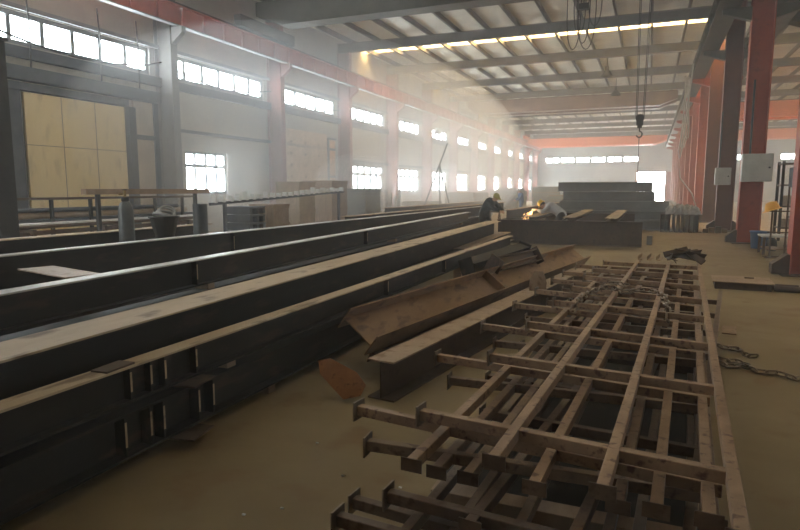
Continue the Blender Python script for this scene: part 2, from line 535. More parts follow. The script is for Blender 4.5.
# ------------------------------------------------------------------ columns
def column(x, y, w_, dep, ztop, mat, label, group, side=-1, gus=True):
    r = thing('steel_column', (x, y, 0), label, 'column', group)
    hx = w_ / 2
    MB().box((x - hx + 0.02, y - 0.012, 0.03), (x + hx - 0.02, y + 0.012, ztop)).build('web', mat, r)
    for s in (-1, 1):
        MB().box((x + s * hx - (0.02 if s > 0 else 0), y - dep / 2, 0.03), (x + s * hx + (0.02 if s < 0 else 0), y + dep / 2, ztop)).build('flange', mat, r)
    MB().box((x - hx - (0.14 if x > -10 else 0.01), y - dep / 2 - 0.12, 0), (x + hx + 0.14, y + dep / 2 + 0.12, 0.03)).build('base_plate', 'rustdark', r)
    return r
LN = ['first', 'second', 'third', 'fourth', 'fifth', 'sixth', 'seventh', 'eighth', 'ninth', 'tenth', 'eleventh', 'twelfth']
for i, y in enumerate(CY[3:]):
    mat = 'greycol' if i < 1 else 'fadedred'
    lab = '%s steel column along the window wall, counted from the cream door' % LN[i]
    r = column(XL + 0.38, y, 0.72, 0.32, ZR - 0.72, mat, ('grey ' if i < 1 else 'faded red ') + lab, 'columns along the window wall')
    m = MB()
    m.add([(XL + 0.74, y - 0.1, 6.6), (XL + 0.74, y + 0.1, 6.6), (XL + 0.74, y + 0.1, 7.15), (XL + 0.74, y - 0.1, 7.15), (XL + 1.2, y - 0.1, 6.95), (XL + 1.2, y + 0.1, 6.95), (XL + 1.2, y + 0.1, 7.15), (XL + 1.2, y - 0.1, 7.15)],
          [(0, 1, 2, 3), (4, 7, 6, 5), (0, 4, 5, 1), (2, 6, 7, 3), (0, 3, 7, 4), (1, 5, 6, 2)])
    m.build('bracket', mat, r)
RCY = [13.9, 21.6, 27.7, 34.3, 40.9, 47.5, 54.1, 60.7, 67.3, 73.9, 80.5, 87.1]
RL = ['red steel column at the picture edge, nearest of the row between the bays',
      'red steel column carrying the larger grey switch box, second of the row',
      'dark red steel column with the smaller grey box, third of the row']
XC = 2.82
for i, y in enumerate(RCY):
    lab = RL[i] if i < 3 else 'red steel column in the row between the bays, %s from the camera' % LN[i]
    XC = 2.92 if i == 0 else 2.90 if i == 1 else 2.82
    r = column(XC, y, 0.62, 0.40, ZR - 0.72, 'darkred' if i in (2, 3) else 'red', lab, 'red columns between the bays')
    for s in (-1, 1):
        x0, x1 = XC + s * 0.31, XC + s * 1.10
        vs = [(x0, y - 0.12, 6.75), (x0, y + 0.12, 6.75), (x0, y + 0.12, 7.15), (x0, y - 0.12, 7.15), (x1, y - 0.12, 7.0), (x1, y + 0.12, 7.0), (x1, y + 0.12, 7.15), (x1, y - 0.12, 7.15)]
        fs = [(0, 1, 2, 3), (4, 7, 6, 5), (0, 4, 5, 1), (2, 6, 7, 3), (0, 3, 7, 4), (1, 5, 6, 2)]
        if i or s > 0:
            MB().add(vs, fs if s > 0 else [tuple(reversed(f)) for f in fs]).build('bracket', 'craneold' if i < 3 else 'red', r)
        xa = XC + s * 0.31
        MB().prism([(0, 0.03), (0.30, 0.03), (0.30, 0.22), (0.05, 0.42), (0, 0.42)] if s > 0 else [(0, 0.03), (0, 0.42), (-0.05, 0.42), (-0.30, 0.22), (-0.30, 0.03)], (xa, y - 0.15, 0), (xa, y + 0.15, 0)).build('base_gusset', 'rustdark', r)

# ------------------------------------------------------------------ crane runways and cranes
def runway(x, label, mat, w_=0.5):
    r = thing('crane_runway_girder', (x, Y0 + 0.5, 7.15), label, 'crane rail girder')
    a, b = Y0 + 0.2, Y1 - 0.2
    MB().box((x - 0.01, a, 7.18), (x + 0.01, b, 7.80)).build('web', mat, r)
    MB().box((x - w_ / 2, a, 7.15), (x + w_ / 2, b, 7.18)).build('bottom_flange', 'girderedge' if mat == 'girderred' else mat, r)
    MB().box((x - w_ / 2, a, 7.80), (x + w_ / 2, b, 7.83)).build('top_flange', mat, r)
    MB().box((x - 0.03, a, 7.83), (x + 0.03, b, 7.92)).build('rail', 'rustdark', r)
    m = MB()
    y = a + 0.5
    while y < b:
        m.box((x - w_ / 2 + 0.03, y - 0.006, 7.18), (x - 0.01, y + 0.006, 7.80)).box((x + 0.01, y - 0.006, 7.18), (x + w_ / 2 - 0.03, y + 0.006, 7.80))
        y += 1.1
    m.build('stiffener_plates', mat, r)['kind'] = 'stuff'
    return r
runway(XL + 1.0, 'faded red crane runway girder along the window wall above the high windows', 'girderred', 0.22)
runway(1.95, 'dark crane runway girder on the window-wall side of the red columns', 'craneold', 0.62)
runway(3.72, 'dark crane runway girder on the far side of the red columns', 'roofsteel', 0.5)

def crane(x0, x1, y, zb, h, mat, label, two=True, dep=0.55):
    r = thing('overhead_crane', ((x0 + x1) / 2, y, 7.92), label, 'overhead crane')
    for k in (0, 1) if two else (0,):
        yy = y + k * 1.9
        m = MB()
        pr = [(0.35, zb + h * 0.45), (1.6, zb), (x1 - x0 - 1.6, zb), (x1 - x0 - 0.35, zb + h * 0.45), (x1 - x0 - 0.35, zb + h), (0.35, zb + h)]
        n = len(pr)
        vs = [(x0 + px, yy, pz) for px, pz in pr] + [(x0 + px, yy + dep, pz) for px, pz in pr]
        m.add(vs, [(i, n + i, n + (i + 1) % n, (i + 1) % n) for i in range(n)] + [tuple(range(n)), tuple(range(2 * n - 1, n - 1, -1))])
        m.build('bridge_girder', mat, r)
        MB().box((x0 + 1.5, yy - 0.1, zb - 0.02), (x1 - 1.5, yy + dep + 0.1, zb)).build('bottom_plate', mat, r)
        MB().box((x0 + 0.4, yy + dep / 2 - 0.04, zb + h), (x1 - 0.4, yy + dep / 2 + 0.04, zb + h + 0.07)).build('trolley_rail', 'rustdark', r)
    for x in (x0, x1):
        m = MB()
        m.box((x - 0.16, y - 0.7, 7.96), (x + 0.16, y + 3.1, 8.38))
        for yy in (y - 0.4, y + 2.8):
            m.cyl((x - 0.06, yy, 8.08), (x + 0.06, yy, 8.08), 0.16)
        m.build('end_carriage', mat, r)
    return r
c1 = crane(XL + 1.0, 1.95, 20.6, 8.0, 0.95, 'craneold', 'dark olive overhead crane bridge nearest the camera, with the hanging hook', two=False)
# trolley, ropes, hook block
hx, hy = -0.52, 19.7
tr = MB()
tr.box((hx - 1.0, hy - 0.1, 9.02), (hx + 1.5, hy + 2.2, 9.16)).box((hx - 0.35, hy + 0.3, 8.45), (hx + 0.55, hy + 1.6, 9.02)).box((hx + 0.6, hy + 0.3, 9.16), (hx + 1.2, hy + 1.2, 9.42))
tr.cyl((hx - 0.9, hy + 0.9, 9.3), (hx + 0.5, hy + 0.9, 9.3), 0.14)
tr.build('hoist_trolley', 'black', c1)
hk = V(-0.40, 20.0, 0)
for s_ in (-1, 1):
    for q in (-0.02, 0.02):
        MB().tube([(hk.x + s_ * 0.16 + q, hk.y + 0.9, 8.5), (hk.x + s_ * 0.10 + q, hk.y + 0.9, 3.95)], 0.012, 6).build('hoist_rope', 'cable', c1)
m = MB()
yk = hk.y + 0.9
m.cyl((hk.x, yk - 0.06, 3.92), (hk.x, yk + 0.06, 3.92), 0.13, n=20)
m.box((hk.x - 0.10, yk - 0.08, 3.70), (hk.x + 0.10, yk - 0.06, 4.0)).box((hk.x - 0.10, yk + 0.06, 3.70), (hk.x + 0.10, yk + 0.08, 4.0))
m.box((hk.x - 0.07, yk - 0.05, 3.62), (hk.x + 0.07, yk + 0.05, 3.72))
m.build('hook_block', 'black', c1)
pts = [V(hk.x, yk, 3.64), V(hk.x, yk, 3.52)] + [V(hk.x + 0.085 * math.sin(a), yk, 3.43 + 0.095 * math.cos(a)) for a in [R(t) for t in range(10, 270, 20)]]
MB().tube(pts, 0.022, 8).build('hook', 'black', c1)
tag(MB().tube([(hk.x, yk, 3.36), (hk.x + 0.01, yk, 2.6), (hk.x, yk, 1.9)], 0.012, 6).build('lifting_sling', 'cable'), 'thin lifting sling hanging from the crane hook', 'sling')
# festoon coil of cable under the crane
f = thing('cable_coil', (-2.1, 19.55, 7.9), 'black looped control cable dangling from the nearest crane bridge', 'cable')
m = MB()
for k, (dx, ln, ww) in enumerate([(0, 1.55, 0.22), (0.1, 1.7, 0.3), (-0.12, 1.3, 0.2), (0.32, 1.1, 0.22), (-0.3, 1.65, 0.24)]):
    pts = []
    for i in range(21):
        t = i / 20
        pts.append(V(-2.1 + dx + ww * math.cos(PI * (1 - t)) * (0.8 + 0.3 * math.sin(PI * t)), 19.5 + 0.05 * k, 7.85 - 1.15 * ln * math.sin(PI * t) ** 0.8))
    m.tube(pts, 0.014, 6)
m.build('cable_loops', 'cable', f)
MB().box((-2.25, 19.45, 7.05), (-1.95, 19.65, 7.22)).cyl((-2.1, 19.55, 7.22), (-2.1, 19.55, 8.0), 0.015, n=6).build('pendant_box', 'black', f)

crane(XL + 1.0, 1.95, 50.4, 8.0, 1.0, 'crane', 'brown overhead crane bridge halfway down the hall', dep=0.6)
crane(XL + 1.0, 1.95, 78.0, 7.0, 1.0, 'orange', 'orange overhead crane bridge at the far end of the long bay', dep=0.6)
crane(3.72, XR - 0.6, 25.0, 7.05, 1.0, 'craneold', 'dark crane bridge in the next bay, high behind the second red column', two=False, dep=0.6)
crane(3.72, XR - 0.6, 45.0, 6.3, 0.95, 'orange', 'orange overhead crane bridge in the bay beyond the red columns', dep=0.6)
crane(3.72, XR - 0.6, 78.0, 7.3, 1.0, 'orange', 'farther orange crane bridge in the bay beyond the red columns', dep=0.6)

# pendant lamps
def hlamp(x, y, z, label):
    r = thing('high_bay_lamp', (x, y, z), label, 'lamp', 'dark pendant lamps under the roof')
    MB().cyl((x, y, z + 0.55), (x, y, 8.95), 0.015, n=6).build('hanger', 'black', r)
    MB().lathe([(0.0, 0.58), (0.09, 0.57), (0.1, 0.36), (0.16, 0.3), (0.34, 0.02), (0.35, 0.0), (0.32, 0.0), (0.14, 0.27), (0.0, 0.28)], (x, y, z)).build('lamp_shade', 'black', r)
hlamp(-2.55, 36.4 + 0.1, 7.95, 'dark cone pendant lamp under the roof, left of the crane ropes')
hlamp(-2.4, 43.0 + 0.2, 7.85, 'smaller looking dark cone pendant lamp farther down, by the crane ropes')

# grey boxes on the columns
def sbox(x, y, z, w_, h, label):
    r = thing('switch_box', (x, y, z), label, 'electrical box', 'grey boxes on the red columns')
    MB().box((x - w_ / 2, y - 0.32, z), (x + w_ / 2, y, z + h)).build('body', 'boxgrey', r, 0.01)
    MB().box((x - w_ / 2 + 0.04, y - 0.34, z + 0.05), (x + w_ / 2 - 0.04, y - 0.325, z + h - 0.05)).build('door', 'boxgrey', r)
    MB().cyl((x + w_ / 2 - 0.1, y - 0.37, z + h / 2), (x + w_ / 2 - 0.1, y - 0.34, z + h / 2), 0.03, n=10).build('knob', 'black', r)
    MB().cyl((x - w_ / 4, y - 0.15, z + h), (x - w_ / 4, y - 0.15, z + h + 2.2), 0.03, n=8).build('conduit', 'black', r)
    return r
sbox(2.97, 21.4, 1.92, 0.82, 0.84, 'large pale grey switch box on the second red column')
sbox(2.66, 27.5, 1.86, 0.56, 0.68, 'smaller pale grey switch box on the third red column')

# wall cable sagging across the high windows
m = MB()
pts = []
for k in range(2, 12):
    for i in range(10):
        t = i / 10
        y = CY[k] + BAY * t
        pts.append((XL + 0.16 + 0.03 * math.sin(k), y, 6.02 - 0.42 * math.sin(PI * t) + 0.05 * math.sin(k * 2.3) - 0.02 * k * 0))
m.tube(pts, 0.03, 6)
tag(m.build('wall_cable', 'cable'), 'thin black cable sagging across the row of high windows', 'cable')
m = MB()
for i, y in enumerate((11.8, 14.1, 15.6)):
    m = MB()
    m.tube([(XL + 0.2, y, 7.15), (XL + 0.21, y + 0.05, 6.0), (XL + 0.2, y + 0.02, 5.0)], 0.022, 6)
    tag(m.build('drop_cable', 'cable'), ['thin drop cable at the picture edge over the cream door', 'thin drop cable in the middle of the windows over the cream door', 'thin drop cable over the cream door, next to the grey column'][i], 'cable', 'drop cables over the cream door')

# ------------------------------------------------------------------ beams
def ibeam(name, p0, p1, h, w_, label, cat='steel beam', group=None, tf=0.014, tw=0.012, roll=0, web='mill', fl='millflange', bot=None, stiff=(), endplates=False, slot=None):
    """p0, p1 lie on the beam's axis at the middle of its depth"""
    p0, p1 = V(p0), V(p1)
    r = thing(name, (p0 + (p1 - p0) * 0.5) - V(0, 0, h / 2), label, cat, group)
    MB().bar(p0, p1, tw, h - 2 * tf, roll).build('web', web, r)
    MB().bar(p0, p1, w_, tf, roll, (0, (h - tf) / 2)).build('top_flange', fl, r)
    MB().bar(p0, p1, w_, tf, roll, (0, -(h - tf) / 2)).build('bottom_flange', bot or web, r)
    d = (p1 - p0).normalized()
    for s in stiff:
        q = p0 + d * s
        for sd in (-1, 1):
            e = MB().bar(q - d * 0.006, q + d * 0.006, w_ / 2 - tw / 2 - 0.01, h - 2 * tf, roll, (sd * (w_ / 4 + tw / 4 - 0.005), 0)).build('stiffener', web, r)
            if sd > 0 and w_ < 0.22:
                MB().bar(q - d * 0.007, q + d * 0.007, 0.003, (h - 2 * tf) * 0.62, roll, (w_ / 2 - 0.0085, 0.01)).build('weld_bead', 'millflange', e)
    if endplates:
        for q, e in ((p0, -0.02), (p1, 0.02)):
            MB().bar(q, q + d * e if e > 0 else q - d * 0.02, w_ + 0.04, h + 0.08, roll).build('end_plate', web, r)
    return r

YN = -2.5
GB = 'long dark beams laid along the hall'
def along(x0, x1, z0, z1, ya, yb, label, web_at=None, **k):
    xc, sl = (x0 + x1) / 2, k.pop('slope', 0.0)
    return ibeam('steel_beam', (xc + sl * ya, ya, (z0 + z1) / 2), (xc + sl * yb, yb, (z0 + z1) / 2), z1 - z0, abs(x1 - x0), label, group=GB, **k)
st = [6.5 + 0.35 * i for i in range(5)]
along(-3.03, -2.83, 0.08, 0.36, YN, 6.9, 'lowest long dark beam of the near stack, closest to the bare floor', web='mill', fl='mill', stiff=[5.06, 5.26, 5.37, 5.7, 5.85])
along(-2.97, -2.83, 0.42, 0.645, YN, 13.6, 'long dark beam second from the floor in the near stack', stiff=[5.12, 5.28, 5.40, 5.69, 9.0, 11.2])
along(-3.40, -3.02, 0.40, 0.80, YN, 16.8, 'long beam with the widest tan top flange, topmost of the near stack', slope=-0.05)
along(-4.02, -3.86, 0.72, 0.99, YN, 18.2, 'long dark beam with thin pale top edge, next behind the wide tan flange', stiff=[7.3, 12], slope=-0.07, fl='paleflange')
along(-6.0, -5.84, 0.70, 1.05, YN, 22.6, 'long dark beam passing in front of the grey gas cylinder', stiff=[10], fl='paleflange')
along(-3.95, -3.55, 0.0, 0.38, YN, 11.0, 'added low beam behind the near stack, blocking light through its gaps', fl='mill', slope=-0.04)  # hidden beam added to stop light leaking under the near stack
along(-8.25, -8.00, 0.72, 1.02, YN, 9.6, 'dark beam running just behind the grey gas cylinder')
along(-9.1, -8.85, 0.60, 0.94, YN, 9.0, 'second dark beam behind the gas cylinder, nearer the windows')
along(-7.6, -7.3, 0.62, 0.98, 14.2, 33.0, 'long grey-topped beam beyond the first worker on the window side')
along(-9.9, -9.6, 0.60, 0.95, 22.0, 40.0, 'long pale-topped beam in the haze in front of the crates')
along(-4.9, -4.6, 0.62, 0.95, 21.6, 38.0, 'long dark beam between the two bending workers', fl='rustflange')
def packer(x0, x1, y, z0, z1, label):
    tag(MB().box((x0, y - 0.05, z0), (x1, y + 0.05, z1)).build('timber_packer', 'wood', None, 0.004), label, 'timber block', 'packing timbers in the near stack')
# steel trestles carrying the long beams
def trestle(x0, x1, y, z, label):
    r = thing('steel_trestle', ((x0 + x1) / 2, y, 0), label, 'trestle', 'trestles under the long beams')
    MB().box((x0, y - 0.07, z - 0.14), (x1, y + 0.07, z)).build('top_rail', 'rustdark', r)
    for x in (x0 + 0.1, x1 - 0.1):
        m = MB()
        for s in (-1, 1):
            m.bar((x, y + s * 0.28, 0), (x, y + s * 0.03, z - 0.14), 0.06, 0.06)
        m.box((x - 0.03, y - 0.22, 0.2), (x + 0.03, y + 0.22, 0.25))
        m.build('leg_pair', 'rustdark', r)
along(-4.03, -3.85, 0.37, 0.66, YN, 17.6, 'added dark beam filling the gap under the thin-edged beam behind the near stack', fl='mill', slope=-0.07)  # added beam, carries the one above and darkens the gap below it
along(-6.02, -5.82, 0.02, 0.32, YN, 22.0, 'added dark beam on the floor in the stack by the gas cylinder', fl='mill')  # added, with the next beam, to fill the gap with dark
along(-6.02, -5.82, 0.36, 0.66, YN, 22.2, 'added dark beam in the middle of the stack by the gas cylinder', fl='mill')
for i, y in enumerate((-1.0, 5.0, 11.0, 17.0)):
    for z0, z1, w_ in ((0.0, 0.37, 'lower'), (0.66, 0.72, 'upper')):
        xx = -3.94 - 0.07 * y
        if w_ == 'lower' and y < 11:
            z0 = 0.38
            continue
        packer(xx - 0.1, xx + 0.08, y, z0, z1, '%s packing timber at the thin-edged beam, %s along' % (w_, LN[i]))
    for z0, z1, w_ in ((0.0, 0.02, 'lowest'), (0.32, 0.36, 'middle'), (0.66, 0.70, 'top')):
        packer(-6.02, -5.82, y + 1, z0, z1, '%s packing timber in the stack by the gas cylinder, %s along' % (w_, LN[i]))
for i, y in enumerate((-1.5, 3.0, 8.0)):
    trestle(-8.5, -7.8, y, 0.72, 'low steel trestle under the short beam behind the gas cylinder, %s' % ['near', 'middle', 'far'][i])
for i, y in enumerate((1.0, 7.0)):
    trestle(-9.3, -8.6, y, 0.60, 'low steel trestle under the window-side beam, number %s down the hall' % LN[i])
for i, y in enumerate((15.5, 23.0, 31.0)):
    trestle(-7.8, -7.1, y, 0.62, 'low steel trestle under the grey-topped beam, %s' % ['near end', 'middle', 'far end'][i])
for i, y in enumerate((23.0, 31.0, 38.5)):
    trestle(-10.1, -9.4, y, 0.60, 'low steel trestle under the hazy pale-topped beam, %s' % ['near end', 'middle', 'far end'][i])
along(-4.92, -4.6, 0.0, 0.62, 21.6, 38.0, 'deep dark beam under the one between the two bending workers', fl='mill')
along(-3.55, -3.2, 0.0, 0.44, 12.2, 17.6, 'low dark beam on the floor past the end of the near stack', fl='rustflange', slope=-0.03)
along(-2.9, -2.7, 0.0, 0.26, 12.0, 17.2, 'small dark beam on the floor before the crosswise girder', fl='rustflange', slope=-0.05)
# timber packing under the near stack
for i, y in enumerate((-1.8, 1.2, 4.1, 6.6)):
    packer(-3.06, -2.86, y, 0, 0.08, 'packing timber under the lowest near beam, %s along' % LN[i])
for i, y in enumerate((-1.6, 1.0, 3.6, 6.3)):
    packer(-3.0, -2.87, y, 0.36, 0.42, 'packing timber between the two lower near beams, %s along' % LN[i])
for i, y in enumerate((-1.8, 2.2, 7.2, 12.6)):
    packer(-3.40 - 0.05 * y, -3.04 - 0.05 * y, y, 0.0, 0.40, 'tall packing timber under the wide tan flanged beam, %s along' % LN[i])
for i, y in enumerate((9.6, 12.9)):
    packer(-2.98, -2.84, y, 0.0, 0.42, 'tall packing timber under the second near beam, %s along' % LN[i])
# small plates lying on the beams
def flat_plate(name, c, sx, sy, rz, t, mat, label, pitch=0):
    m = Matrix.Translation(c) @ Matrix.Rotation(rz, 4, 'Z') @ Matrix.Rotation(pitch, 4, 'Y')
    return tag(MB().box((-sx / 2, -sy / 2, 0), (sx / 2, sy / 2, t), m).build(name, mat, None, 0.002), label, 'steel plate')
flat_plate('steel_plate', (-5.05, 3.9, 0.93), 0.95, 0.32, R(-14), 0.012, 'rustflange', 'loose rusty plate bridging the gap between two long beams')
flat_plate('steel_plate', (-2.90, 2.55, 0.645), 0.12, 0.22, R(4), 0.012, 'rustdark', 'small dark rusty plate on the second near beam')
flat_plate('steel_plate', (-2.80, 3.12, 0.398), 0.16, 0.26, R(10), 0.012, 'rustdark', 'small plate sticking out between the two lower near beams')
flat_plate('steel_plate', (-2.78, 3.05, 0.065), 0.18, 0.26, R(10), 0.012, 'rustdark', 'small plate sticking out under the lowest near beam')

# ------------------------------------------------------------------ rusty beams in the middle
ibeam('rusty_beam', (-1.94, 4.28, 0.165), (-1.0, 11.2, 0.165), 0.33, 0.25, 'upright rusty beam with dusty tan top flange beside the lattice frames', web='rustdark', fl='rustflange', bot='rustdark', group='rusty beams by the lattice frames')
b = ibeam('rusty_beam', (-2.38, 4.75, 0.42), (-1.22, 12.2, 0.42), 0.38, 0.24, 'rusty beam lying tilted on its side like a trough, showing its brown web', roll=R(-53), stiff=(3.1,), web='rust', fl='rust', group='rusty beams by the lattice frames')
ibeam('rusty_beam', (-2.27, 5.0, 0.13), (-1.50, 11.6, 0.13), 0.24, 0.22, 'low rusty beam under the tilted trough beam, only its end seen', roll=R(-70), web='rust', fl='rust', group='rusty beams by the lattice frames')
m = Matrix.Translation((-2.22, 4.12, 0.02)) @ Matrix.Rotation(R(20), 4, 'Z') @ Matrix.Rotation(R(-25), 4, 'X')
tag(MB().prism([(0.02, 0.0), (0.16, 0.03), (0.20, 0.12), (0.12, 0.22), (-0.10, 0.33), (-0.20, 0.31), (-0.18, 0.2)], (0, 0, 0), (0, 0.015, 0)).build('gusset_plate', 'rustorange'), 'bright rusty cut plate propped against the end of the trough beam', 'steel plate').matrix_world = m
# standing tapered plate
m = MB().prism([(-0.11, 0), (0.11, 0), (0.12, 0.12), (0.07, 0.27), (-0.05, 0.27), (-0.11, 0.16)], (-1.34, 8.1, 0.332), (-1.34, 8.115, 0.332))
tag(m.build('gusset_plate', 'rustflange'), 'tapered plate standing upright on the dusty tan flange', 'steel plate')
ibeam('short_beam', (-1.99, 8.3, 0.62), (-1.70, 9.9, 0.60), 0.20, 0.18, 'short dark beam lying across the trough beam with a drilled end plate', roll=R(-30), web='rustdark', fl='rustdark', endplates=True)
ibeam('short_beam', (-2.55, 8.9, 0.50), (-2.08, 10.9, 0.60), 0.20, 0.20, 'short dark beam end poking out beside the near stack', roll=R(18), web='mill', fl='mill', endplates=True)

# ------------------------------------------------------------------ transverse girders with flanges on top
ibeam('plate_girder', (-4.45, 19.0, 0.37), (-0.15, 19.0, 0.37), 0.74, 0.30, 'deep dark brown girder lying crosswise in front of the welding worker', web='rustdark', fl='rustdark', group='crosswise girders')
ibeam('plate_girder', (-3.9, 25.2, 0.37), (-0.5, 25.2, 0.37), 0.74, 0.30, 'deep dark girder lying crosswise just before the tall grey stack', web='rustdark', fl='rustdark', group='crosswise girders')
for i, (x, dx, lab) in enumerate(((-3.38, -0.1, 'flat topped bar on the crosswise girders, under the worker in yellow helmet'), (-2.2, -0.08, 'flat topped bar on the crosswise girders, middle one'), (-1.0, 0.02, 'flat topped bar on the crosswise girders, nearest the red columns'))):
    ibeam('girder_bar', (x, 18.5, 0.80), (x + dx, 25.9, 0.80), 0.12, 0.36, lab, web='rustdark', fl='millflange', group='flat bars across the girders')
m = MB().box((-0.02, 19.8, 0), (0.14, 20.0, 0.28))
tag(m.build('steel_offcut', 'grey', None, 0.01), 'small grey offcut standing behind the end of the brown girder', 'steel offcut')

# tall stack of grey beams
SG = 'grey beams in the tall stack'
lay = [('lowest grey beam of the tall stack', -3.3, 0.75, 0.0), ('grey beam second from the floor in the tall stack', -3.4, 0.75, 0.4), ('grey beam in the middle of the tall stack', -3.66, 0.72, 0.8), ('grey beam second from the top of the tall stack', -3.5, 0.15, 1.2), ('topmost grey beam of the tall stack by the lit doorway', -3.72, 0.1, 1.6)]
for lab, a, b, z in lay:
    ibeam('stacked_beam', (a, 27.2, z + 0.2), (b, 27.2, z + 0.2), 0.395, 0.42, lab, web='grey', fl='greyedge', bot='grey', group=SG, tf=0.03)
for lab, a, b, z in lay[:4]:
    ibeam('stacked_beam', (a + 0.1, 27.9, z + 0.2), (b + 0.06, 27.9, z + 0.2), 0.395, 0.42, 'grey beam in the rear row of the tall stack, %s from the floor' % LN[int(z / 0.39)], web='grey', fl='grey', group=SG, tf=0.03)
# bundle of upright channels
for i in range(9):
    x = 0.52 + i * 0.17
    q = MB().prism([(-0.07, 0), (0.07, 0), (0.07, 0.02), (-0.05, 0.02), (-0.05, 0.68), (0.07, 0.68), (0.07, 0.70), (-0.07, 0.70)], (x, 26.0 + 0.1 * (i % 3), 0), (x, 29.0, 0)).build('steel_channel', 'grey' if i % 2 else 'rustdark')
    tag(q, '%s upright channel end from the window side in the low bundle by the red columns' % LN[i], 'steel channel', 'upright channels in the low bundle')
# crumpled sheet and pale cables above the bundle
m = MB()
nx, ny = 16, 10
vs = []
for j in range(ny):
    for i in range(nx):
        u, v_ = i / (nx - 1), j / (ny - 1)
        vs.append((0.62 + 1.25 * u + random.uniform(-0.03, 0.03), 26.3 + 1.1 * v_, 0.72 + 0.2 * math.sin(PI * u) ** 0.4 * math.sin(PI * v_) ** 0.6 + random.uniform(-0.02, 0.22) * (0 < j < ny - 1)))
m.add(vs, [(j * nx + i, j * nx + i + 1, (j + 1) * nx + i + 1, (j + 1) * nx + i) for j in range(ny - 1) for i in range(nx - 1)])
o = tag(m.build('plastic_sheet', 'palecable'), 'crumpled pale plastic sheet heaped on the low bundle of channels', 'plastic sheet')
sol = o.modifiers.new('thick', 'SOLIDIFY')
sol.thickness = 0.01
m = MB()
for k in range(4):
    y = 33.0 + 0.25 * k
    pts = [(1.32 + 0.09 * k + 0.28 * math.sin(PI * t / 12 + k) * math.sin(PI * t / 12), y, 7.15 - (2.6 + 0.45 * k) * math.sin(PI * t / 12)) for t in range(13)]
    m.tube(pts, 0.028, 6)
tag(m.build('festoon_cable', 'palecable'), 'dusty looped cables hanging from the runway girder by the red columns', 'cable')
m = MB()
m.tube([(1.5, 30.0, 7.15), (1.35, 30.1, 5.2), (1.1, 30.0, 3.4), (1.2, 29.6, 2.2), (1.7, 29.3, 1.5), (1.9, 29.2, 0.9), (1.8, 29.25, 0.02)], 0.03, 6)
tag(m.build('hanging_hose', 'palecable'), 'pale hose hanging down in a curve to the bundle by the red columns', 'hose')

# ------------------------------------------------------------------ lattice frames
FG = 'stacked lattice frames of box tube'
def tube_bar(name, p0, p1, wd, ht, mat, root):
    return MB().bar(p0, p1, wd, ht, 0, (0, -ht / 2)).build(name, mat, root, 0.004)
def eplate(p, d, root, s=0.105):
    p, d = V(p), V(d).normalized()
    q = p - V(0, 0, 0.0275)
    MB().bar(q, q + d * 0.009, s, s).build('end_plate', 'plate', root)
def lattice(label, cross, longs, mat, zc, zl, skip=()):
    c0 = V(cross[0][0])
    r = thing('lattice_frame', (c0.x + 0.6, c0.y, zc - 0.055), label, 'lattice frame', FG)
    for a, b in cross:
        a, b = V(*a, zc), V(*b, zc)
        tube_bar('cross_rail', a, b, 0.048, 0.055, mat, r)
        eplate(a, a - b, r)
    for a, b in longs:
        a, b = V(*a, zl), V(*b, zl)
        tube_bar('long_rail', a, b, 0.048, 0.055, mat, r)
        MB().bar(a - V(0, 0, 0.03), a - V(0, 0, 0.03) + (a - b).normalized() * 0.006, 0.10, 0.062).build('end_plate', 'tubeshade', r)  # end faces darkened by colour, as unlit
    return r
crossT = [((-1.01, 2.73), (0.36, 2.57)), ((-0.94, 3.88), (0.41, 3.70)), ((-0.89, 4.97), (0.46, 4.74)), ((-0.83, 6.05), (0.52, 5.75)), ((-0.77, 7.01), (0.56, 6.66)), ((-0.72, 7.95), (0.60, 7.6)), ((-0.68, 8.75), (0.65, 8.5)), ((-0.60, 9.65), (0.70, 9.55))]
longT = [((-0.545, 2.34), (-0.10, 10.2)), ((-0.11, 2.25), (0.33, 10.1)), ((0.33, 2.1), (0.735, 10.1))]
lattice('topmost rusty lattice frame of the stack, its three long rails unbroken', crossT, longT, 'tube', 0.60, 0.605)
def layer(label, z, mat, l0, l1, drift, xs, ystart, n=8, yend=9.9):
    """l0, l1: how far the left and right ends of the rails sit from those of the topmost frame"""
    cross = []
    for a, b in crossT[:n]:
        t = (a[1] - 2.7) * drift
        cross.append(((a[0] + l0[0] + t, a[1] + l0[1]), (b[0] + l1[0] + t, b[1] + l1[1])))
    longs = [((x, ystart), (x + (yend - ystart) * (0.055 + drift), yend)) for x in xs]
    return lattice(label, cross, longs, mat, z, z - 0.001)
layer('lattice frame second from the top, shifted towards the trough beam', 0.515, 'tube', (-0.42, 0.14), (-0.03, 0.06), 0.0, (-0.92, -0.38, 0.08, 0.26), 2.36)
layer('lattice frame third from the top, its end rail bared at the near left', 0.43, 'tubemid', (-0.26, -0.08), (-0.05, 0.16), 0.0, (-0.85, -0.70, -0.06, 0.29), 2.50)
layer('lattice frame fourth from the top, twisted out on the bare floor side', 0.345, 'tubeshade', (-0.02, -0.37), (-0.14, -0.30), 0.058, (-0.62, -0.22, 0.18), 2.26, 7, 9.0)
layer('lattice frame second from the floor, sticking out nearest the bottom edge', 0.26, 'tubeshade', (-0.21, -0.50), (-0.04, -0.44), 0.0, (-0.9, -0.47, 0.0, 0.25), 2.16)
layer('lowest lattice frame of the stack, resting on timber packers', 0.175, 'tubeshade', (-0.28, -0.20), (-0.02, -0.2), 0.0, (-0.75, -0.12, 0.22), 2.35)
for i, y in enumerate((2.9, 5.2, 7.5, 9.2)):
    tag(MB().box((-1.0 + 0.05 * i, y - 0.06, 0.012), (0.4 + 0.05 * i, y + 0.06, 0.12)).build('timber_packer', 'wood', None, 0.004), '%s timber packer under the lattice frames, counted from the near end' % LN[i], 'timber block', 'packers under the lattice frames')
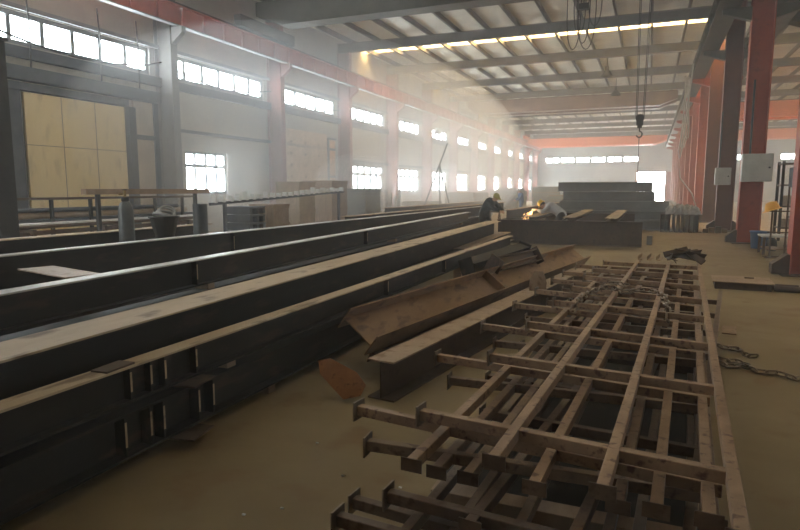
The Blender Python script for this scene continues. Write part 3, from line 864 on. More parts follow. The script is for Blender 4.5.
flat_plate('steel_plate', (0.76, 6.35, 0.365), 0.12, 0.35, R(-6), 0.01, 'tube', 'small plate on the twisted rail beside the lattice stack')
tag(MB().box((-1.05, 2.75, 0.0), (0.42, 9.9, 0.012)).build('gap_shade_sheet', 'mill'), 'added dark sheet standing in for shade under the lattice frames', 'shade sheet')  # added sheet, makes the gaps between the rails look black with shade
# scrap angles on the far end of the frames
for i in range(7):
    a = random.uniform(0, PI)
    L = random.uniform(0.28, 0.5)
    c = V(0.30 + 0.055 * i, 9.75 + random.uniform(-0.12, 0.15), 0.68 + 0.03 * (i % 3))
    d_ = V(math.cos(a) * L / 2, math.sin(a) * L / 2, random.uniform(-0.05, 0.07))
    o = MB().prism([(0, 0), (0.09, 0), (0.09, 0.008), (0.008, 0.008), (0.008, 0.09), (0, 0.09)], c - d_, c + d_, random.uniform(-1, 1)).build('angle_offcut', 'rustdark')
    tag(o, 'dark angle iron offcut in the scrap heap on the far end of the lattice stack', 'steel offcut', 'scrap offcuts on the lattice stack')
for i in range(3):
    c = V(-0.12 + 0.13 * i, 9.9, 0.62)
    tag(MB().prism([(0, 0), (0.06, 0), (0.06, 0.006), (0.006, 0.006), (0.006, 0.06), (0, 0.06)], c, c + V(0.05, 0.28, 0.02)).build('angle_offcut', 'tube'), 'short rusty angle at the far left end of the lattice stack, %s of three' % LN[i], 'steel offcut', 'short angles at the far end of the lattice stack')

# ------------------------------------------------------------------ chains
def chain(pts, label, group=None, r=0.011, pitch=0.085, name='steel_chain'):
    pts = [V(p) for p in pts]
    seg = []
    # resample
    out, acc = [pts[0]], 0.0
    dense = []
    for i in range(len(pts) - 1):
        p0, p1 = pts[max(i - 1, 0)], pts[i]
        p2, p3 = pts[i + 1], pts[min(i + 2, len(pts) - 1)]
        for k in range(30):
            t = k / 30
            dense.append(0.5 * ((2 * p1) + (p2 - p0) * t + (2 * p0 - 5 * p1 + 4 * p2 - p3) * t * t + (3 * p1 - p0 - 3 * p2 + p3) * t ** 3))
    dense.append(pts[-1])
    for i in range(1, len(dense)):
        acc += (dense[i] - dense[i - 1]).length
        if acc >= pitch:
            out.append(dense[i])
            acc = 0
    m = MB()
    for i in range(len(out) - 1):
        c = (out[i] + out[i + 1]) / 2
        bm, n = basis(out[i], out[i + 1], R(28) + (PI / 2 if i % 2 else 0))
        bm.translation = c
        m.torus(bm, 0.025, r * 0.72, 0.026, 12, 6)
    return tag(m.build(name, 'chain'), label, 'chain', group)
def rnd(a, b, n, z, amp):
    return [V(a).lerp(V(b), i / (n - 1)) + V(random.uniform(-amp, amp), random.uniform(-amp, amp), z + random.uniform(0, 0.01)) for i in range(n)]
chain([(-0.62, 5.72, 0.55), (-0.58, 5.9, 0.64), (-0.50, 6.45, 0.645), (-0.35, 6.75, 0.66), (-0.2, 6.55, 0.64), (-0.05, 6.72, 0.65), (0.1, 6.6, 0.655), (0.17, 6.3, 0.66), (0.2, 5.9, 0.62), (0.2, 5.72, 0.5)], 'rusty chain draped across the top of the lattice frames', 'chains about the lattice frames', 0.014, 0.09)
chain([(-0.45, 6.95, 0.62), (-0.35, 7.1, 0.65), (-0.25, 7.0, 0.66), (-0.12, 6.85, 0.65)], 'short loop of chain behind the long chain on the lattice frames', 'chains about the lattice frames', 0.012, 0.09)
chain([(0.72, 7.25, 0.028), (0.82, 7.05, 0.028), (0.92, 7.08, 0.028), (1.0, 6.8, 0.028), (1.1, 6.85, 0.028)], 'shorter chain on the floor by the lattice frames, farther one', 'chains about the lattice frames', 0.013, 0.088)
chain([(0.66, 6.5, 0.028), (0.78, 6.32, 0.028), (0.9, 6.4, 0.028), (1.02, 6.22, 0.028), (1.15, 6.26, 0.028), (1.3, 6.1, 0.028), (1.34, 6.2, 0.028)], 'longer chain on the floor by the lattice frames, nearer one', 'chains about the lattice frames', 0.014, 0.09)
chain([(0.68, 6.62, 0.03), (0.76, 6.5, 0.03), (0.86, 6.55, 0.03), (0.95, 6.38, 0.03)], 'chain end doubled back behind the longer floor chain', 'chains about the lattice frames', 0.013, 0.088)

# ------------------------------------------------------------------ things on the right
r = thing('steel_skid', (1.55, 11.8, 0), 'low flat steel skid on the bare floor by the nearest red column', 'steel skid')
m = Matrix.Translation((1.55, 11.85, 0)) @ Matrix.Rotation(R(-3), 4, 'Z')
MB().box((-0.46, -0.42, 0.12), (0.46, 0.42, 0.135), m).build('top_plate', 'rustflange', r)
mb = MB()
mb.box((-0.42, -0.38, 0), (-0.36, 0.38, 0.12), m).box((0.36, -0.38, 0), (0.42, 0.38, 0.12), m).box((-0.36, -0.36, 0), (0.36, -0.32, 0.12), m).box((-0.36, 0.32, 0), (0.36, 0.36, 0.12), m)
mb.build('base_frame', 'rustdark', r)
for i in range(2):
    tag(MB().cyl((2.0, 11.55 + 0.2 * i, 0.05), (2.38, 11.5 + 0.25 * i, 0.05), 0.05, n=14).build('steel_pipe', 'rustdark'), ['short dark pipe beside the skid, nearer one', 'short dark pipe beside the skid, farther one'][i], 'pipe', 'pipes by the skid')
tag(MB().box((1.62, 12.0, 0.135), (1.76, 12.06, 0.155)).build('steel_offcut', 'rustdark'), 'tiny dark offcut lying on the flat skid', 'steel offcut')

t = thing('work_table', (3.35, 18.3, 0), 'low steel work table with white boards by the second red column', 'table')
MB().box((2.75, 17.9, 0.46), (3.95, 18.7, 0.50)).build('tabletop', 'paleg', t)
for x in (2.8, 3.9):
    for y in (17.95, 18.65):
        MB().box((x - 0.03, y - 0.03, 0), (x + 0.03, y + 0.03, 0.46)).build('leg', 'rustdark', t)
MB().box((2.83, 17.93, 0.14), (3.87, 18.67, 0.17)).build('shelf', 'wood', t)
for i, (x, y, rz) in enumerate(((3.0, 18.2, 8), (3.5, 18.3, -12))):
    m = Matrix.Translation((x, y, 0.5)) @ Matrix.Rotation(R(rz), 4, 'Z')
    tag(MB().box((-0.2, -0.14, 0), (0.2, 0.14, 0.03 + 0.03 * i), m).build('white_board', 'white'), ['thin white board on the low work table', 'thicker white board on the low work table, away from the column'][i], 'board', 'white boards on the work table')
b = thing('blue_tub', (2.98, 19.9, 0), 'blue plastic tub on the floor at the foot of the second red column', 'tub')
MB().lathe([(0, 0.0), (0.2, 0.0), (0.245, 0.46), (0.26, 0.46), (0.26, 0.5), (0.225, 0.5), (0.19, 0.04), (0, 0.04)], (2.98, 19.9, 0)).build('tub_body', 'bluebin', b)
tag(MB().lathe([(0, 0), (0.11, 0), (0.14, 0.1), (0.12, 0.28), (0.05, 0.36), (0, 0.36)], (3.2, 19.3, 0.0)).build('dark_sack', 'darkcloth'), 'dark sack standing beside the blue tub', 'sack')
# stand with hard hat, shelving
s = thing('pipe_stand', (2.98, 17.3, 0), 'thin steel pipe stand with crossbars in front of the work table', 'stand')
for x in (2.83, 3.15):
    MB().cyl((x, 17.3, 0), (x, 17.3, 1.75 if x > 3 else 1.22), 0.022, n=10).build('post', 'rustdark', s)
MB().box((2.75, 17.27, 1.14), (3.2, 17.33, 1.17)).box((2.75, 17.27, 0.62), (3.2, 17.33, 0.65)).build('crossbar', 'rustdark', s)
MB().box((2.7, 17.1, 0), (3.25, 17.16, 0.03)).box((2.7, 17.44, 0), (3.25, 17.5, 0.03)).box((2.8, 17.16, 0), (2.86, 17.44, 0.03)).box((3.12, 17.16, 0), (3.18, 17.44, 0.03)).build('foot', 'rustdark', s)
def hard_hat(c, mat, parent=None, label=None, rot=None, sc=1.0, name='hard_hat'):
    m = MB()
    prof = [(0.145, 0.0), (0.142, 0.05), (0.128, 0.10), (0.10, 0.14), (0.055, 0.165), (0.0, 0.172)]
    m.lathe([(r_ * sc, z * sc) for r_, z in prof], (0, 0, 0), 24)
    m.lathe([(0.138 * sc, 0.012 * sc), (0.175 * sc, -0.004 * sc), (0.175 * sc, -0.012 * sc), (0.138 * sc, -0.002 * sc)], (0, 0, 0), 24)
    n = 10
    vs = []
    for i in range(n + 1):
        a = -PI / 3 + 2 * PI / 3 * i / n
        e = 0.055 * math.cos(a * 1.5)
        vs += [(math.cos(a) * 0.14 * sc, math.sin(a) * 0.14 * sc, 0.006 * sc), (math.cos(a) * (0.17 + e) * sc, math.sin(a) * (0.17 + e) * sc, -0.018 * sc)]
    m.add(vs, [(2 * i, 2 * i + 1, 2 * i + 3, 2 * i + 2) for i in range(n)])
    m.box((-0.12 * sc, -0.012 * sc, 0.10 * sc), (0.10 * sc, 0.012 * sc, 0.155 * sc))
    M4 = Matrix.Translation(c) @ (rot or Matrix.Identity(4))
    m.v = [M4 @ v for v in m.v]
    o = m.build(name, mat, parent)
    if label:
        tag(o, label, 'hard hat')
    return o
hard_hat((2.83, 17.3, 1.20), 'orangehat', None, 'orange-yellow hard hat hung on top of the pipe stand', Matrix.Rotation(R(-18), 4, 'Y') @ Matrix.Rotation(PI, 4, 'Z'), 1.15)
# dark machine cabinet and rack behind
k = thing('drill_press', (3.9, 19.6, 0), 'dark upright drilling machine beyond the work table', 'machine')
MB().box((3.6, 19.3, 0), (4.2, 20.0, 0.12)).build('base', 'black', k)
MB().cyl((3.9, 19.75, 0.12), (3.9, 19.75, 2.0), 0.11).build('pillar_tube', 'black', k)
MB().box((3.62, 19.05, 1.75), (4.12, 20.1, 2.3)).build('head', 'girt', k, 0.03)
MB().cyl((3.87, 19.25, 1.3), (3.87, 19.25, 1.75), 0.05).build('spindle', 'paleg', k)
MB().box((3.6, 19.05, 0.9), (4.15, 19.65, 0.96)).build('table_plate', 'black', k)
g = thing('steel_rack', (4.7, 23.5, 0), 'dark steel rack in the next bay, behind the red columns', 'rack')
for x in (4.0, 5.4):
    for y in (23.1, 23.9):
        MB().box((x - 0.04, y - 0.04, 0), (x + 0.04, y + 0.04, 2.6)).build('upright', 'black', g)
for z in (0.4, 1.1, 1.8, 2.5):
    MB().box((3.98, 23.05, z), (5.42, 23.95, z + 0.05)).build('shelf', 'rustdark', g)
for i in range(6):
    x = 4.2 + 0.36 * (i % 3)
    z = (0.45, 1.15)[i // 3]
    tag(MB().box((x - 0.14, 23.2, z), (x + 0.14, 23.7, z + 0.28 + 0.06 * (i % 2))).build('storage_box', ['tan', 'white', 'grey'][i % 3], None, 0.01), '%s box on the %s shelf of the dark rack' % (['tan', 'white', 'grey'][i % 3], ['lowest', 'second'][i // 3]), 'box', 'boxes on the dark rack')
b = thing('control_cabinet', (3.5, 26.2, 0), 'dark control cabinet standing between the second and third red columns', 'cabinet')
MB().box((3.25, 25.9, 0.05), (3.85, 26.5, 1.9)).build('body', 'girt', b, 0.01)
MB().box((3.29, 25.88, 0.15), (3.81, 25.9, 1.85)).build('door', 'girt', b)
MB().box((3.25, 25.9, 0), (3.85, 26.5, 0.05)).build('plinth', 'black', b)
# small bits at foot of third column
for i in range(4):
    c = V(2.1 + 0.22 * i, 26.3 + 0.1 * (i % 2), 0)
    tag(MB().box((c.x - 0.11, c.y - 0.08, 0), (c.x + 0.09, c.y + 0.1, 0.16 + 0.05 * (i % 3))).build('steel_offcut', 'rust' if i % 2 else 'rustdark', None, 0.02), '%s rusty block at the foot of the third red column' % LN[i], 'steel offcut', 'blocks at the foot of the third red column')

# ------------------------------------------------------------------ things by the window wall
def gas_cylinder(x, y, mat, h, r_, label, cap=True):
    g = thing('gas_cylinder', (x, y, 0), label, 'gas cylinder')
    MB().lathe([(0, 0), (r_ * 0.9, 0), (r_, 0.03), (r_, h * 0.80), (r_ * 0.93, h * 0.845), (r_ * 0.7, h * 0.885), (r_ * 0.38, h * 0.905), (r_ * 0.36, h * 0.93), (0, h * 0.93)], (x, y, 0), 28).build('body', mat, g)
    MB().cyl((x, y, h * 0.925), (x, y, h), 0.022, n=12).cyl((x - 0.02, y - 0.02, h * 0.965), (x - 0.07, y - 0.05, h * 0.965), 0.014, n=10).build('valve', 'brass', g)
    MB().cyl((x, y, h), (x, y, h + 0.018), 0.035, n=14).build('valve_wheel', 'black', g)
    MB().lathe([(r_ * 0.42, h * 0.90), (r_ * 0.5, h * 0.905), (r_ * 0.5, h * 0.94), (r_ * 0.42, h * 0.94)], (x, y, 0)).build('neck_ring', 'black', g)
    return g
gas_cylinder(-7.30, 6.82, 'cyl', 1.68, 0.112, 'tall grey gas cylinder standing before the cream door')
k = thing('oil_drum', (-7.05, 8.16, 0), 'tall dark grey drum beside the bin of coiled cable', 'drum')
MB().lathe([(0, 0), (0.12, 0), (0.125, 0.02), (0.12, 0.04), (0.12, 0.48), (0.128, 0.5), (0.12, 0.52), (0.12, 0.96), (0.128, 0.98), (0.12, 1.0), (0.12, 1.42), (0.126, 1.44), (0.12, 1.45), (0.10, 1.43), (0, 1.43)], (-7.05, 8.16, 0), 28).build('drum_body', 'cyl', k)
MB().cyl((-7.0, 8.1, 1.43), (-7.0, 8.1, 1.47), 0.025, n=12).build('bung', 'paleg', k)
k = thing('tapered_bin', (-7.55, 7.85, 0), 'dark tapered bin with a pale cable coil on top, between the gas cylinders', 'bin')
m = MB()
m.prism([(-0.15, 0), (0.15, 0), (0.15, 0.04), (-0.15, 0.04)], (-7.55, 7.6, 0), (-7.55, 8.1, 0))
m.cyl((-7.55, 7.85, 0.04), (-7.55, 7.85, 0.8), 0.06, n=12)
m.build('pedestal', 'black', k)
a = MB().lathe([(0, 0.78), (0.12, 0.78), (0.235, 1.22), (0.25, 1.22), (0.25, 1.25), (0.21, 1.25), (0.11, 0.82), (0, 0.82)], (-7.55, 7.85, 0), 8)
a.build('bin_body', 'black', k)
m = MB()
for i in range(5):
    mm = Matrix.Translation((-7.55 + 0.02 * i, 7.85, 1.25 + 0.02 * i)) @ Matrix.Rotation(R(12 * i - 20), 4, 'X') @ Matrix.Rotation(R(9 * i), 4, 'Y')
    m.torus(mm, 0.17 - 0.012 * i, 0.018, 0, 24, 6)
tag(m.build('cable_coil', 'palecable'), 'pale coil of cable heaped on the dark tapered bin', 'cable')

# black post in front of the wall at the picture edge
p = thing('steel_post', (-9.95, 6.78, 0), 'black steel post at the picture edge in front of the cream door', 'post')
MB().box((-10.10, 6.62, 0.02), (-9.86, 6.94, 4.1)).build('shaft', 'black', p)
MB().box((-10.2, 6.5, 0), (-9.75, 7.05, 0.02)).build('base_plate', 'black', p)
MB().box((-10.14, 6.58, 4.1), (-9.82, 6.98, 4.14)).build('cap_plate', 'black', p)

# rack of pipes and rails before the cream door
g = thing('pipe_rack', (-13.3, 10.6, 0), 'long low rack of dark posts and rails before the cream door', 'rack')
for i in range(7):
    y = 8.0 + i * 1.1
    MB().box((-13.33, y - 0.035, 0), (-13.26, y + 0.035, 1.5)).build('post', 'black', g)
for z, h in ((1.44, 0.06), (0.62, 0.10)):
    MB().box((-13.34, 7.7, z), (-13.25, 15.2, z + h)).build('rail', 'rustdark', g)
MB().box((-13.72, 7.7, 0.9), (-13.38, 15.2, 0.98)).box((-13.62, 8.0, 0), (-13.52, 8.1, 0.9)).box((-13.62, 14.6, 0), (-13.52, 14.7, 0.9)).build('ledge', 'girt', g)
def pipe(a, b, r_, mat, label, group='pipes before the cream door'):
    tag(MB().cyl(a, b, r_, n=16).build('steel_pipe', mat), label, 'pipe', group)
pipe((-13.55, 7.8, 1.06), (-13.55, 15.0, 1.06), 0.075, 'tan', 'brown pipe on the ledge behind the low rack')
pipe((-13.48, 7.9, 1.19), (-13.5, 14.6, 1.19), 0.055, 'girt', 'grey pipe lying on top of the brown pipe behind the rack')
g2 = thing('bar_stand', (-12.1, 10.8, 0), 'low stand holding the pale pipe before the cream door', 'stand')
for y in (8.6, 11.0, 13.2):
    MB().box((-12.55, y - 0.04, 0.80), (-11.75, y + 0.04, 0.86)).build('rest', 'rustdark', g2)
    for x in (-12.5, -11.8):
        MB().box((x - 0.04, y - 0.04, 0), (x + 0.04, y + 0.04, 0.80)).build('leg', 'rustdark', g2)
MB().box((-12.2, 8.6, 0.3), (-12.1, 13.2, 0.36)).build('tie_bar', 'rustdark', g2)
pipe((-12.3, 8.2, 0.915), (-12.3, 14.2, 0.915), 0.055, 'paleg', 'pale steel pipe on the low stand before the cream door')
pipe((-11.95, 8.3, 0.90), (-11.95, 13.8, 0.90), 0.04, 'rustdark', 'thin dark pipe beside the pale pipe on the low stand')
h = thing('bar_horse', (-11.3, 10.6, 0), 'tall stand with a long brown rail behind the gas cylinder', 'stand')
MB().box((-11.38, 9.45, 1.58), (-11.22, 13.4, 1.70)).build('rail', 'wood', h)
for y in (9.8, 12.9):
    MB().box((-11.34, y - 0.04, 0), (-11.26, y + 0.04, 1.58)).build('leg', 'black', h)

# crates and blocks
def crate(x0, x1, y0, y1, z0, z1, mat, label):
    r = thing('wooden_crate', ((x0 + x1) / 2, (y0 + y1) / 2, z0), label, 'crate', 'crates along the window side')
    MB().box((x0 + 0.02, y0 + 0.02, z0), (x1 - 0.02, y1 - 0.02, z1 - 0.03)).build('body', mat, r)
    m = MB()
    for zz in (z0, z0 + (z1 - z0) * 0.45, z1 - 0.13):
        m.box((x0, y0, zz), (x1, y0 + 0.02, zz + 0.09)).box((x1 - 0.02, y0 + 0.02, zz), (x1, y1, zz + 0.09))
    for xx in (x0, x1 - 0.09):
        m.box((xx, y0 - 0.012, z0), (xx + 0.09, y0, z1 - 0.03))
    m.build('battens', mat, r)
    MB().box((x0 - 0.02, y0 - 0.02, z1 - 0.03), (x1 + 0.02, y1 + 0.02, z1)).build('lid', mat, r)
crate(-11.75, -10.85, 15.9, 16.8, 0, 1.22, 'wood', 'brown crate nearest the dark pallet stack')
crate(-12.1, -11.15, 17.9, 19.0, 0, 1.95, 'tan', 'tan crate in the middle of the row by the windows')
crate(-12.5, -11.2, 20.3, 21.6, 0, 2.02, 'wood', 'tall brown crate next to the hazy grey box')
crate(-12.6, -10.9, 22.6, 24.2, 0, 1.72, 'grey', 'large hazy grey crate at the far end of the crate row')
for i in range(5):
    z = 0.24 * i
    r = thing('pallet', (-11.25, 15.0, z), '%s dark pallet from the floor in the stack beside the brown crate' % LN[i], 'pallet', 'stacked dark pallets')
    MB().box((-11.7, 14.6, z + 0.17), (-10.8, 15.4, z + 0.22)).build('deck', 'girt', r)
    for y in (14.62, 14.94, 15.26):
        MB().box((-11.7, y, z), (-10.8, y + 0.12, z + 0.17)).build('runner', 'girt', r)
# bar with pale brackets
g = thing('bracket_bar', (-11.0, 16.3, 0), 'long bar lined with small bright brackets above the crates', 'steel bar')
pa, pb = V(-10.72, 12.8, 1.30), V(-10.55, 20.0, 1.60)
MB().bar(pa, pb, 0.08, 0.07).build('bar', 'girt', g)
for y, t in ((13.4, 0.08), (19.6, 0.95)):
    q = pa.lerp(pb, t)
    MB().box((q.x - 0.04, q.y - 0.04, 0), (q.x + 0.04, q.y + 0.04, q.z - 0.03)).build('leg', 'girt', g)
for i in range(22):
    q = pa.lerp(pb, (i + 0.5) / 22)
    hh = random.uniform(0.10, 0.24)
    MB().box((q.x - 0.08, q.y - 0.03, q.z + 0.02), (q.x + 0.08, q.y + 0.03, q.z + 0.04 + hh)).box((q.x + 0.02, q.y - 0.05, q.z + 0.03), (q.x + 0.075, q.y + 0.05, q.z + 0.05)).build('bracket', 'white', g)
# pale bits far down by the windows
for i in range(5):
    x, y = -12.3 + 0.24 * i, 27.3 + 0.1 * (i % 2)
    tag(MB().box((x - 0.07, y - 0.06, 0), (x + 0.07, y + 0.08, 1.35 + 0.16 * (i * 2 % 3))).build('steel_section', 'paleg', None, 0.01), '%s pale upright section in the hazy group below the windows' % LN[i], 'steel section', 'pale upright sections in the haze')
for i, (x, y, w_, l, z) in enumerate(((-12.6, 34, 1.6, 3, 1.0), (-11.5, 40, 2.0, 4, 1.5), (-10.4, 48, 2.2, 4, 1.6), (-8.2, 54, 2.4, 3, 1.9), (-6.0, 46, 1.8, 3, 1.25), (-12.4, 58, 2.0, 4, 1.8), (-4.2, 60, 3.0, 2, 2.2))):
    r = thing('steel_bundle', (x, y, 0), '%s hazy bundle of steel down the hall, counted from the pale upright sections' % LN[i], 'steel bundle', 'hazy bundles down the hall')
    n = 4
    for k_ in range(n):
        zz = z * k_ / n
        MB().box((x - w_ / 2 + 0.05 * (k_ % 2), y - l / 2, zz), (x + w_ / 2 - 0.07 * (k_ % 2), y + l / 2, zz + z / n - 0.04)).build('layer', 'grey', r)
        MB().box((x - w_ / 2 + 0.1, y - l / 3, zz + z / n - 0.04), (x + w_ / 2 - 0.1, y - l / 3 + 0.1, zz + z / n)).build('spacer', 'wood', r)
# diagonal pole tripod
r = thing('pole_tripod', (-10.9, 31.6, 0), 'thin dark pole tripod in the haze before the lower windows', 'tripod')
top = V(-10.75, 31.7, 3.0)
MB().cyl((-11.75, 31.2, 0), (-10.35, 31.85, 4.2), 0.04, n=8).build('leg', 'girt', r)
MB().cyl((-10.0, 31.9, 0), top, 0.035, n=8).build('leg', 'girt', r)
MB().cyl((-11.0, 32.6, 0), top, 0.035, n=8).build('leg', 'girt', r)
# wall lamp on column
r = thing('wall_lamp', (XL + 1.1, 43.1, 5.9), 'pale lamp on a bracket on a faded red column by the high windows', 'lamp')
MB().box((XL + 0.74, 42.7, 6.0), (XL + 1.2, 42.8, 6.06)).build('arm', 'girt', r)
MB().lathe([(0, 0.42), (0.1, 0.4), (0.12, 0.3), (0.34, 0.05), (0.34, 0), (0, 0.02)], (XL + 1.3, 42.75, 5.75)).build('lamp_shade', 'white', r)

# ------------------------------------------------------------------ people
def remesh(o, vox, sm=6):
    rm = o.modifiers.new('remesh', 'REMESH')
    rm.mode = 'VOXEL'
    rm.voxel_size = vox
    rm.use_smooth_shade = True
    s_ = o.modifiers.new('smooth', 'SMOOTH')
    s_.factor = 0.5
    s_.iterations = sm
def limb(m, pts, rad):
    for i in range(len(pts) - 1):
        m.capsule(pts[i], pts[i + 1], rad[i], rad[i + 1], 14)
def hand(m, wrist, d, palm_n, curl=0.9):
    """palm, four unequal bent fingers and a thumb"""
    d, pn = V(d).normalized(), V(palm_n)
    pn = (pn - d * pn.dot(d)).normalized()
    sx = d.cross(pn)
    w_ = V(wrist)
    for k in range(4):
        b = w_ + d * 0.035 + sx * (k - 1.5) * 0.012
        kn = w_ + d * 0.092 + sx * (k - 1.5) * 0.021
        m.capsule(b, kn, 0.014, 0.0115, 8)
        L = (0.040, 0.046, 0.043, 0.034)[k]
        a = 0.5 * curl
        j1 = kn + (d * math.cos(a) + pn * math.sin(a)) * L
        a += 0.8 * curl
        j2 = j1 + (d * math.cos(a) + pn * math.sin(a)) * L * 0.65
        a += 0.6 * curl
        j3 = j2 + (d * math.cos(a) + pn * math.sin(a)) * L * 0.5
        m.capsule(kn, j1, 0.0098, 0.009, 8)
        m.capsule(j1, j2, 0.009, 0.0085, 8)
        m.capsule(j2, j3, 0.0085, 0.0075, 8)
    t0 = w_ + d * 0.03 - sx * 0.024
    t1 = t0 + (d * 0.7 - sx * 0.7 + pn * 0.2).normalized() * 0.042
    t2 = t1 + (d * 0.85 - sx * 0.1 + pn * 0.5).normalized() * 0.034
    m.capsule(t0, t1, 0.014, 0.011, 8)
    m.capsule(t1, t2, 0.011, 0.009, 8)

def person(loc, face, label, J, jacket, trousers, vox=0.011, hat=None, hatmat=None):
    """J holds joints in the figure's own frame: +x is where it faces, +y its left, z up"""
    r = thing('person', loc, label, 'person')
    T = Matrix.Translation(loc) @ Matrix.Rotation(face, 4, 'Z')
    P = {k: T @ V(v) for k, v in J.items()}
    D = lambda v: (T.to_3x3() @ V(v))
    m = MB()
    limb(m, [P['pelvis'], P['waist'], P['chest'], P['neck']], [0.145, 0.125, 0.15, 0.062])
    hd, hu = D(J['face']).normalized(), D(J['crown']).normalized()
    hs = hu.cross(hd).normalized()
    hd = hs.cross(hu)
    hc = P['head']
    m.capsule(P['neck'], hc - hu * 0.06, 0.058, 0.052)
    hm = Matrix((hd, hs, hu)).transposed()
    m.ball(hc, (0.098, 0.076, 0.118), 18, hm)
    m.ball(hc + hm @ V(0.032, 0, -0.070), (0.062, 0.055, 0.052), 14, hm)
    m.capsule(hc + hm @ V(0.094, 0, 0.012), hc + hm @ V(0.114, 0, -0.028), 0.012, 0.017, 8)
    for s in (-1, 1):
        m.ball(hc + hm @ V(0.0, s * 0.078, -0.008), (0.022, 0.012, 0.034), 10, hm)
        m.ball(hc + hm @ V(0.084, s * 0.034, 0.022), (0.012, 0.022, 0.008), 8, hm)
        k = 'l' if s > 0 else 'r'
        limb(m, [P['sh_' + k], P['el_' + k], P['wr_' + k]], [0.058, 0.042, 0.029])
        hv = (P['wr_' + k] - P['el_' + k]).normalized()
        hand(m, P['wr_' + k], hv + D(J.get('bend_' + k, (0, 0, 0))), D((0, -s * 0.6, -0.6)))
        limb(m, [P['hip_' + k], P['kn_' + k], P['an_' + k]], [0.09, 0.062, 0.042])
        m.capsule(P['an_' + k] - V(0, 0, 0.02), P['an_' + k] + D((0.13, 0, -0.045)), 0.042, 0.032)
    m.ball(hc + hm @ V(0.088, 0, -0.062), (0.014, 0.028, 0.009), 10, hm)
    o = m.build('body', 'skin', r)
    remesh(o, vox)
    # eyes and hair
    e = MB()
    for s in (-1, 1):
        e.ball(hc + hm @ V(0.087, s * 0.033, 0.004), 0.011, 10)
    e.build('eyes', 'black', r)
    h_ = MB()
    h_.ball(hc + hm @ V(-0.012, 0, 0.024), (0.098, 0.083, 0.108), 16, hm)
    h_.v = [v for v in h_.v]
    h_.build('hair', 'hair', r)
    # jacket
    c = MB()
    limb(c, [P['pelvis'], P['waist'], P['chest']], [0.178, 0.160, 0.188])
    c.capsule(P['sh_l'], P['sh_r'], 0.088, 0.088)
    c.capsule(P['chest'], P['chest'].lerp(P['neck'], 0.75), 0.15, 0.085)
    for k in 'lr':
        wr = P['el_' + k].lerp(P['wr_' + k], 0.9)
        limb(c, [P['sh_' + k], P['el_' + k], wr], [0.088, 0.068, 0.052])
    o = c.build('jacket', jacket, r)
    remesh(o, 0.014, 8)
    c = MB()
    for k in 'lr':
        limb(c, [P['pelvis'].lerp(P['hip_' + k], 0.5), P['hip_' + k], P['kn_' + k], P['an_' + k] + V(0, 0, 0.02)], [0.15, 0.118, 0.088, 0.072])
    o = c.build('trousers', trousers, r)
    remesh(o, 0.014, 8)
    c = MB()
    for k in 'lr':
        a = P['an_' + k]
        c.capsule(a - V(0, 0, 0.025), a + D((0.135, 0, -0.045)), 0.052, 0.042)
        c.box((-0.0, -0.0, 0), (0.001, 0.001, 0.001), Matrix.Translation(a))
    o = c.build('boots', 'black', r)
    remesh(o, 0.012, 4)
    if hat == 'hard':
        hard_hat(tuple(hc + hu * 0.055), hatmat, r, None, hm.to_4x4(), 0.86, 'hard_hat')
    elif hat == 'cap':
        m = MB()
        m.ball(hc + hm @ V(-0.005, 0, 0.05), (0.115, 0.098, 0.092), 18, hm)
        m.prism([(-0.075, 0), (0.075, 0), (0.06, 0.010), (-0.06, 0.010)], hc + hm @ V(0.07, 0, 0.052), hc + hm @ V(0.185, 0, 0.035))
        m.build('cap', hatmat, r)
    return r
J1 = dict(pelvis=(-0.12, 0, 0.90), waist=(-0.06, 0, 1.06), chest=(0.12, 0, 1.24), neck=(0.27, 0, 1.34), head=(0.37, 0, 1.43), face=(1, 0, -0.75), crown=(0.75, 0, 1),
          sh_l=(0.15, 0.19, 1.27), sh_r=(0.15, -0.19, 1.27), el_l=(0.36, 0.25, 1.06), el_r=(0.40, -0.24, 1.08), wr_l=(0.58, 0.12, 0.99), wr_r=(0.60, -0.10, 1.00),
          hip_l=(-0.13, 0.10, 0.88), hip_r=(-0.13, -0.10, 0.88), kn_l=(-0.02, 0.13, 0.47), kn_r=(-0.08, -0.13, 0.47), an_l=(-0.08, 0.14, 0.09), an_r=(-0.18, -0.14, 0.09))
person((-5.0, 19.7, 0), R(-25), 'bending person in dark work clothes and dull yellow cap among the long beams', J1, 'darkcloth', 'darkcloth', hat='cap', hatmat='olivehat')
J2 = dict(pelvis=(-0.28, 0, 0.82), waist=(-0.14, 0, 0.96), chest=(0.10, 0, 1.08), neck=(0.27, 0, 1.12), head=(0.39, 0, 1.15), face=(0.8, 0, -0.9), crown=(0.9, 0, 0.75),
          sh_l=(0.14, 0.19, 1.09), sh_r=(0.14, -0.19, 1.09), el_l=(0.32, 0.26, 0.90), el_r=(0.34, -0.25, 0.90), wr_l=(0.52, 0.10, 0.97), wr_r=(0.54, -0.08, 0.98),
          hip_l=(-0.30, 0.10, 0.80), hip_r=(-0.30, -0.10, 0.80), kn_l=(-0.06, 0.16, 0.46), kn_r=(-0.10, -0.16, 0.46), an_l=(-0.28, 0.15, 0.09), an_r=(-0.36, -0.15, 0.09))
person((-3.05, 21.3, 0), R(172), 'stooping person in pale jacket and yellow helmet, throwing sparks', J2, 'palecloth', 'darkcloth', hat='hard', hatmat='yellow')
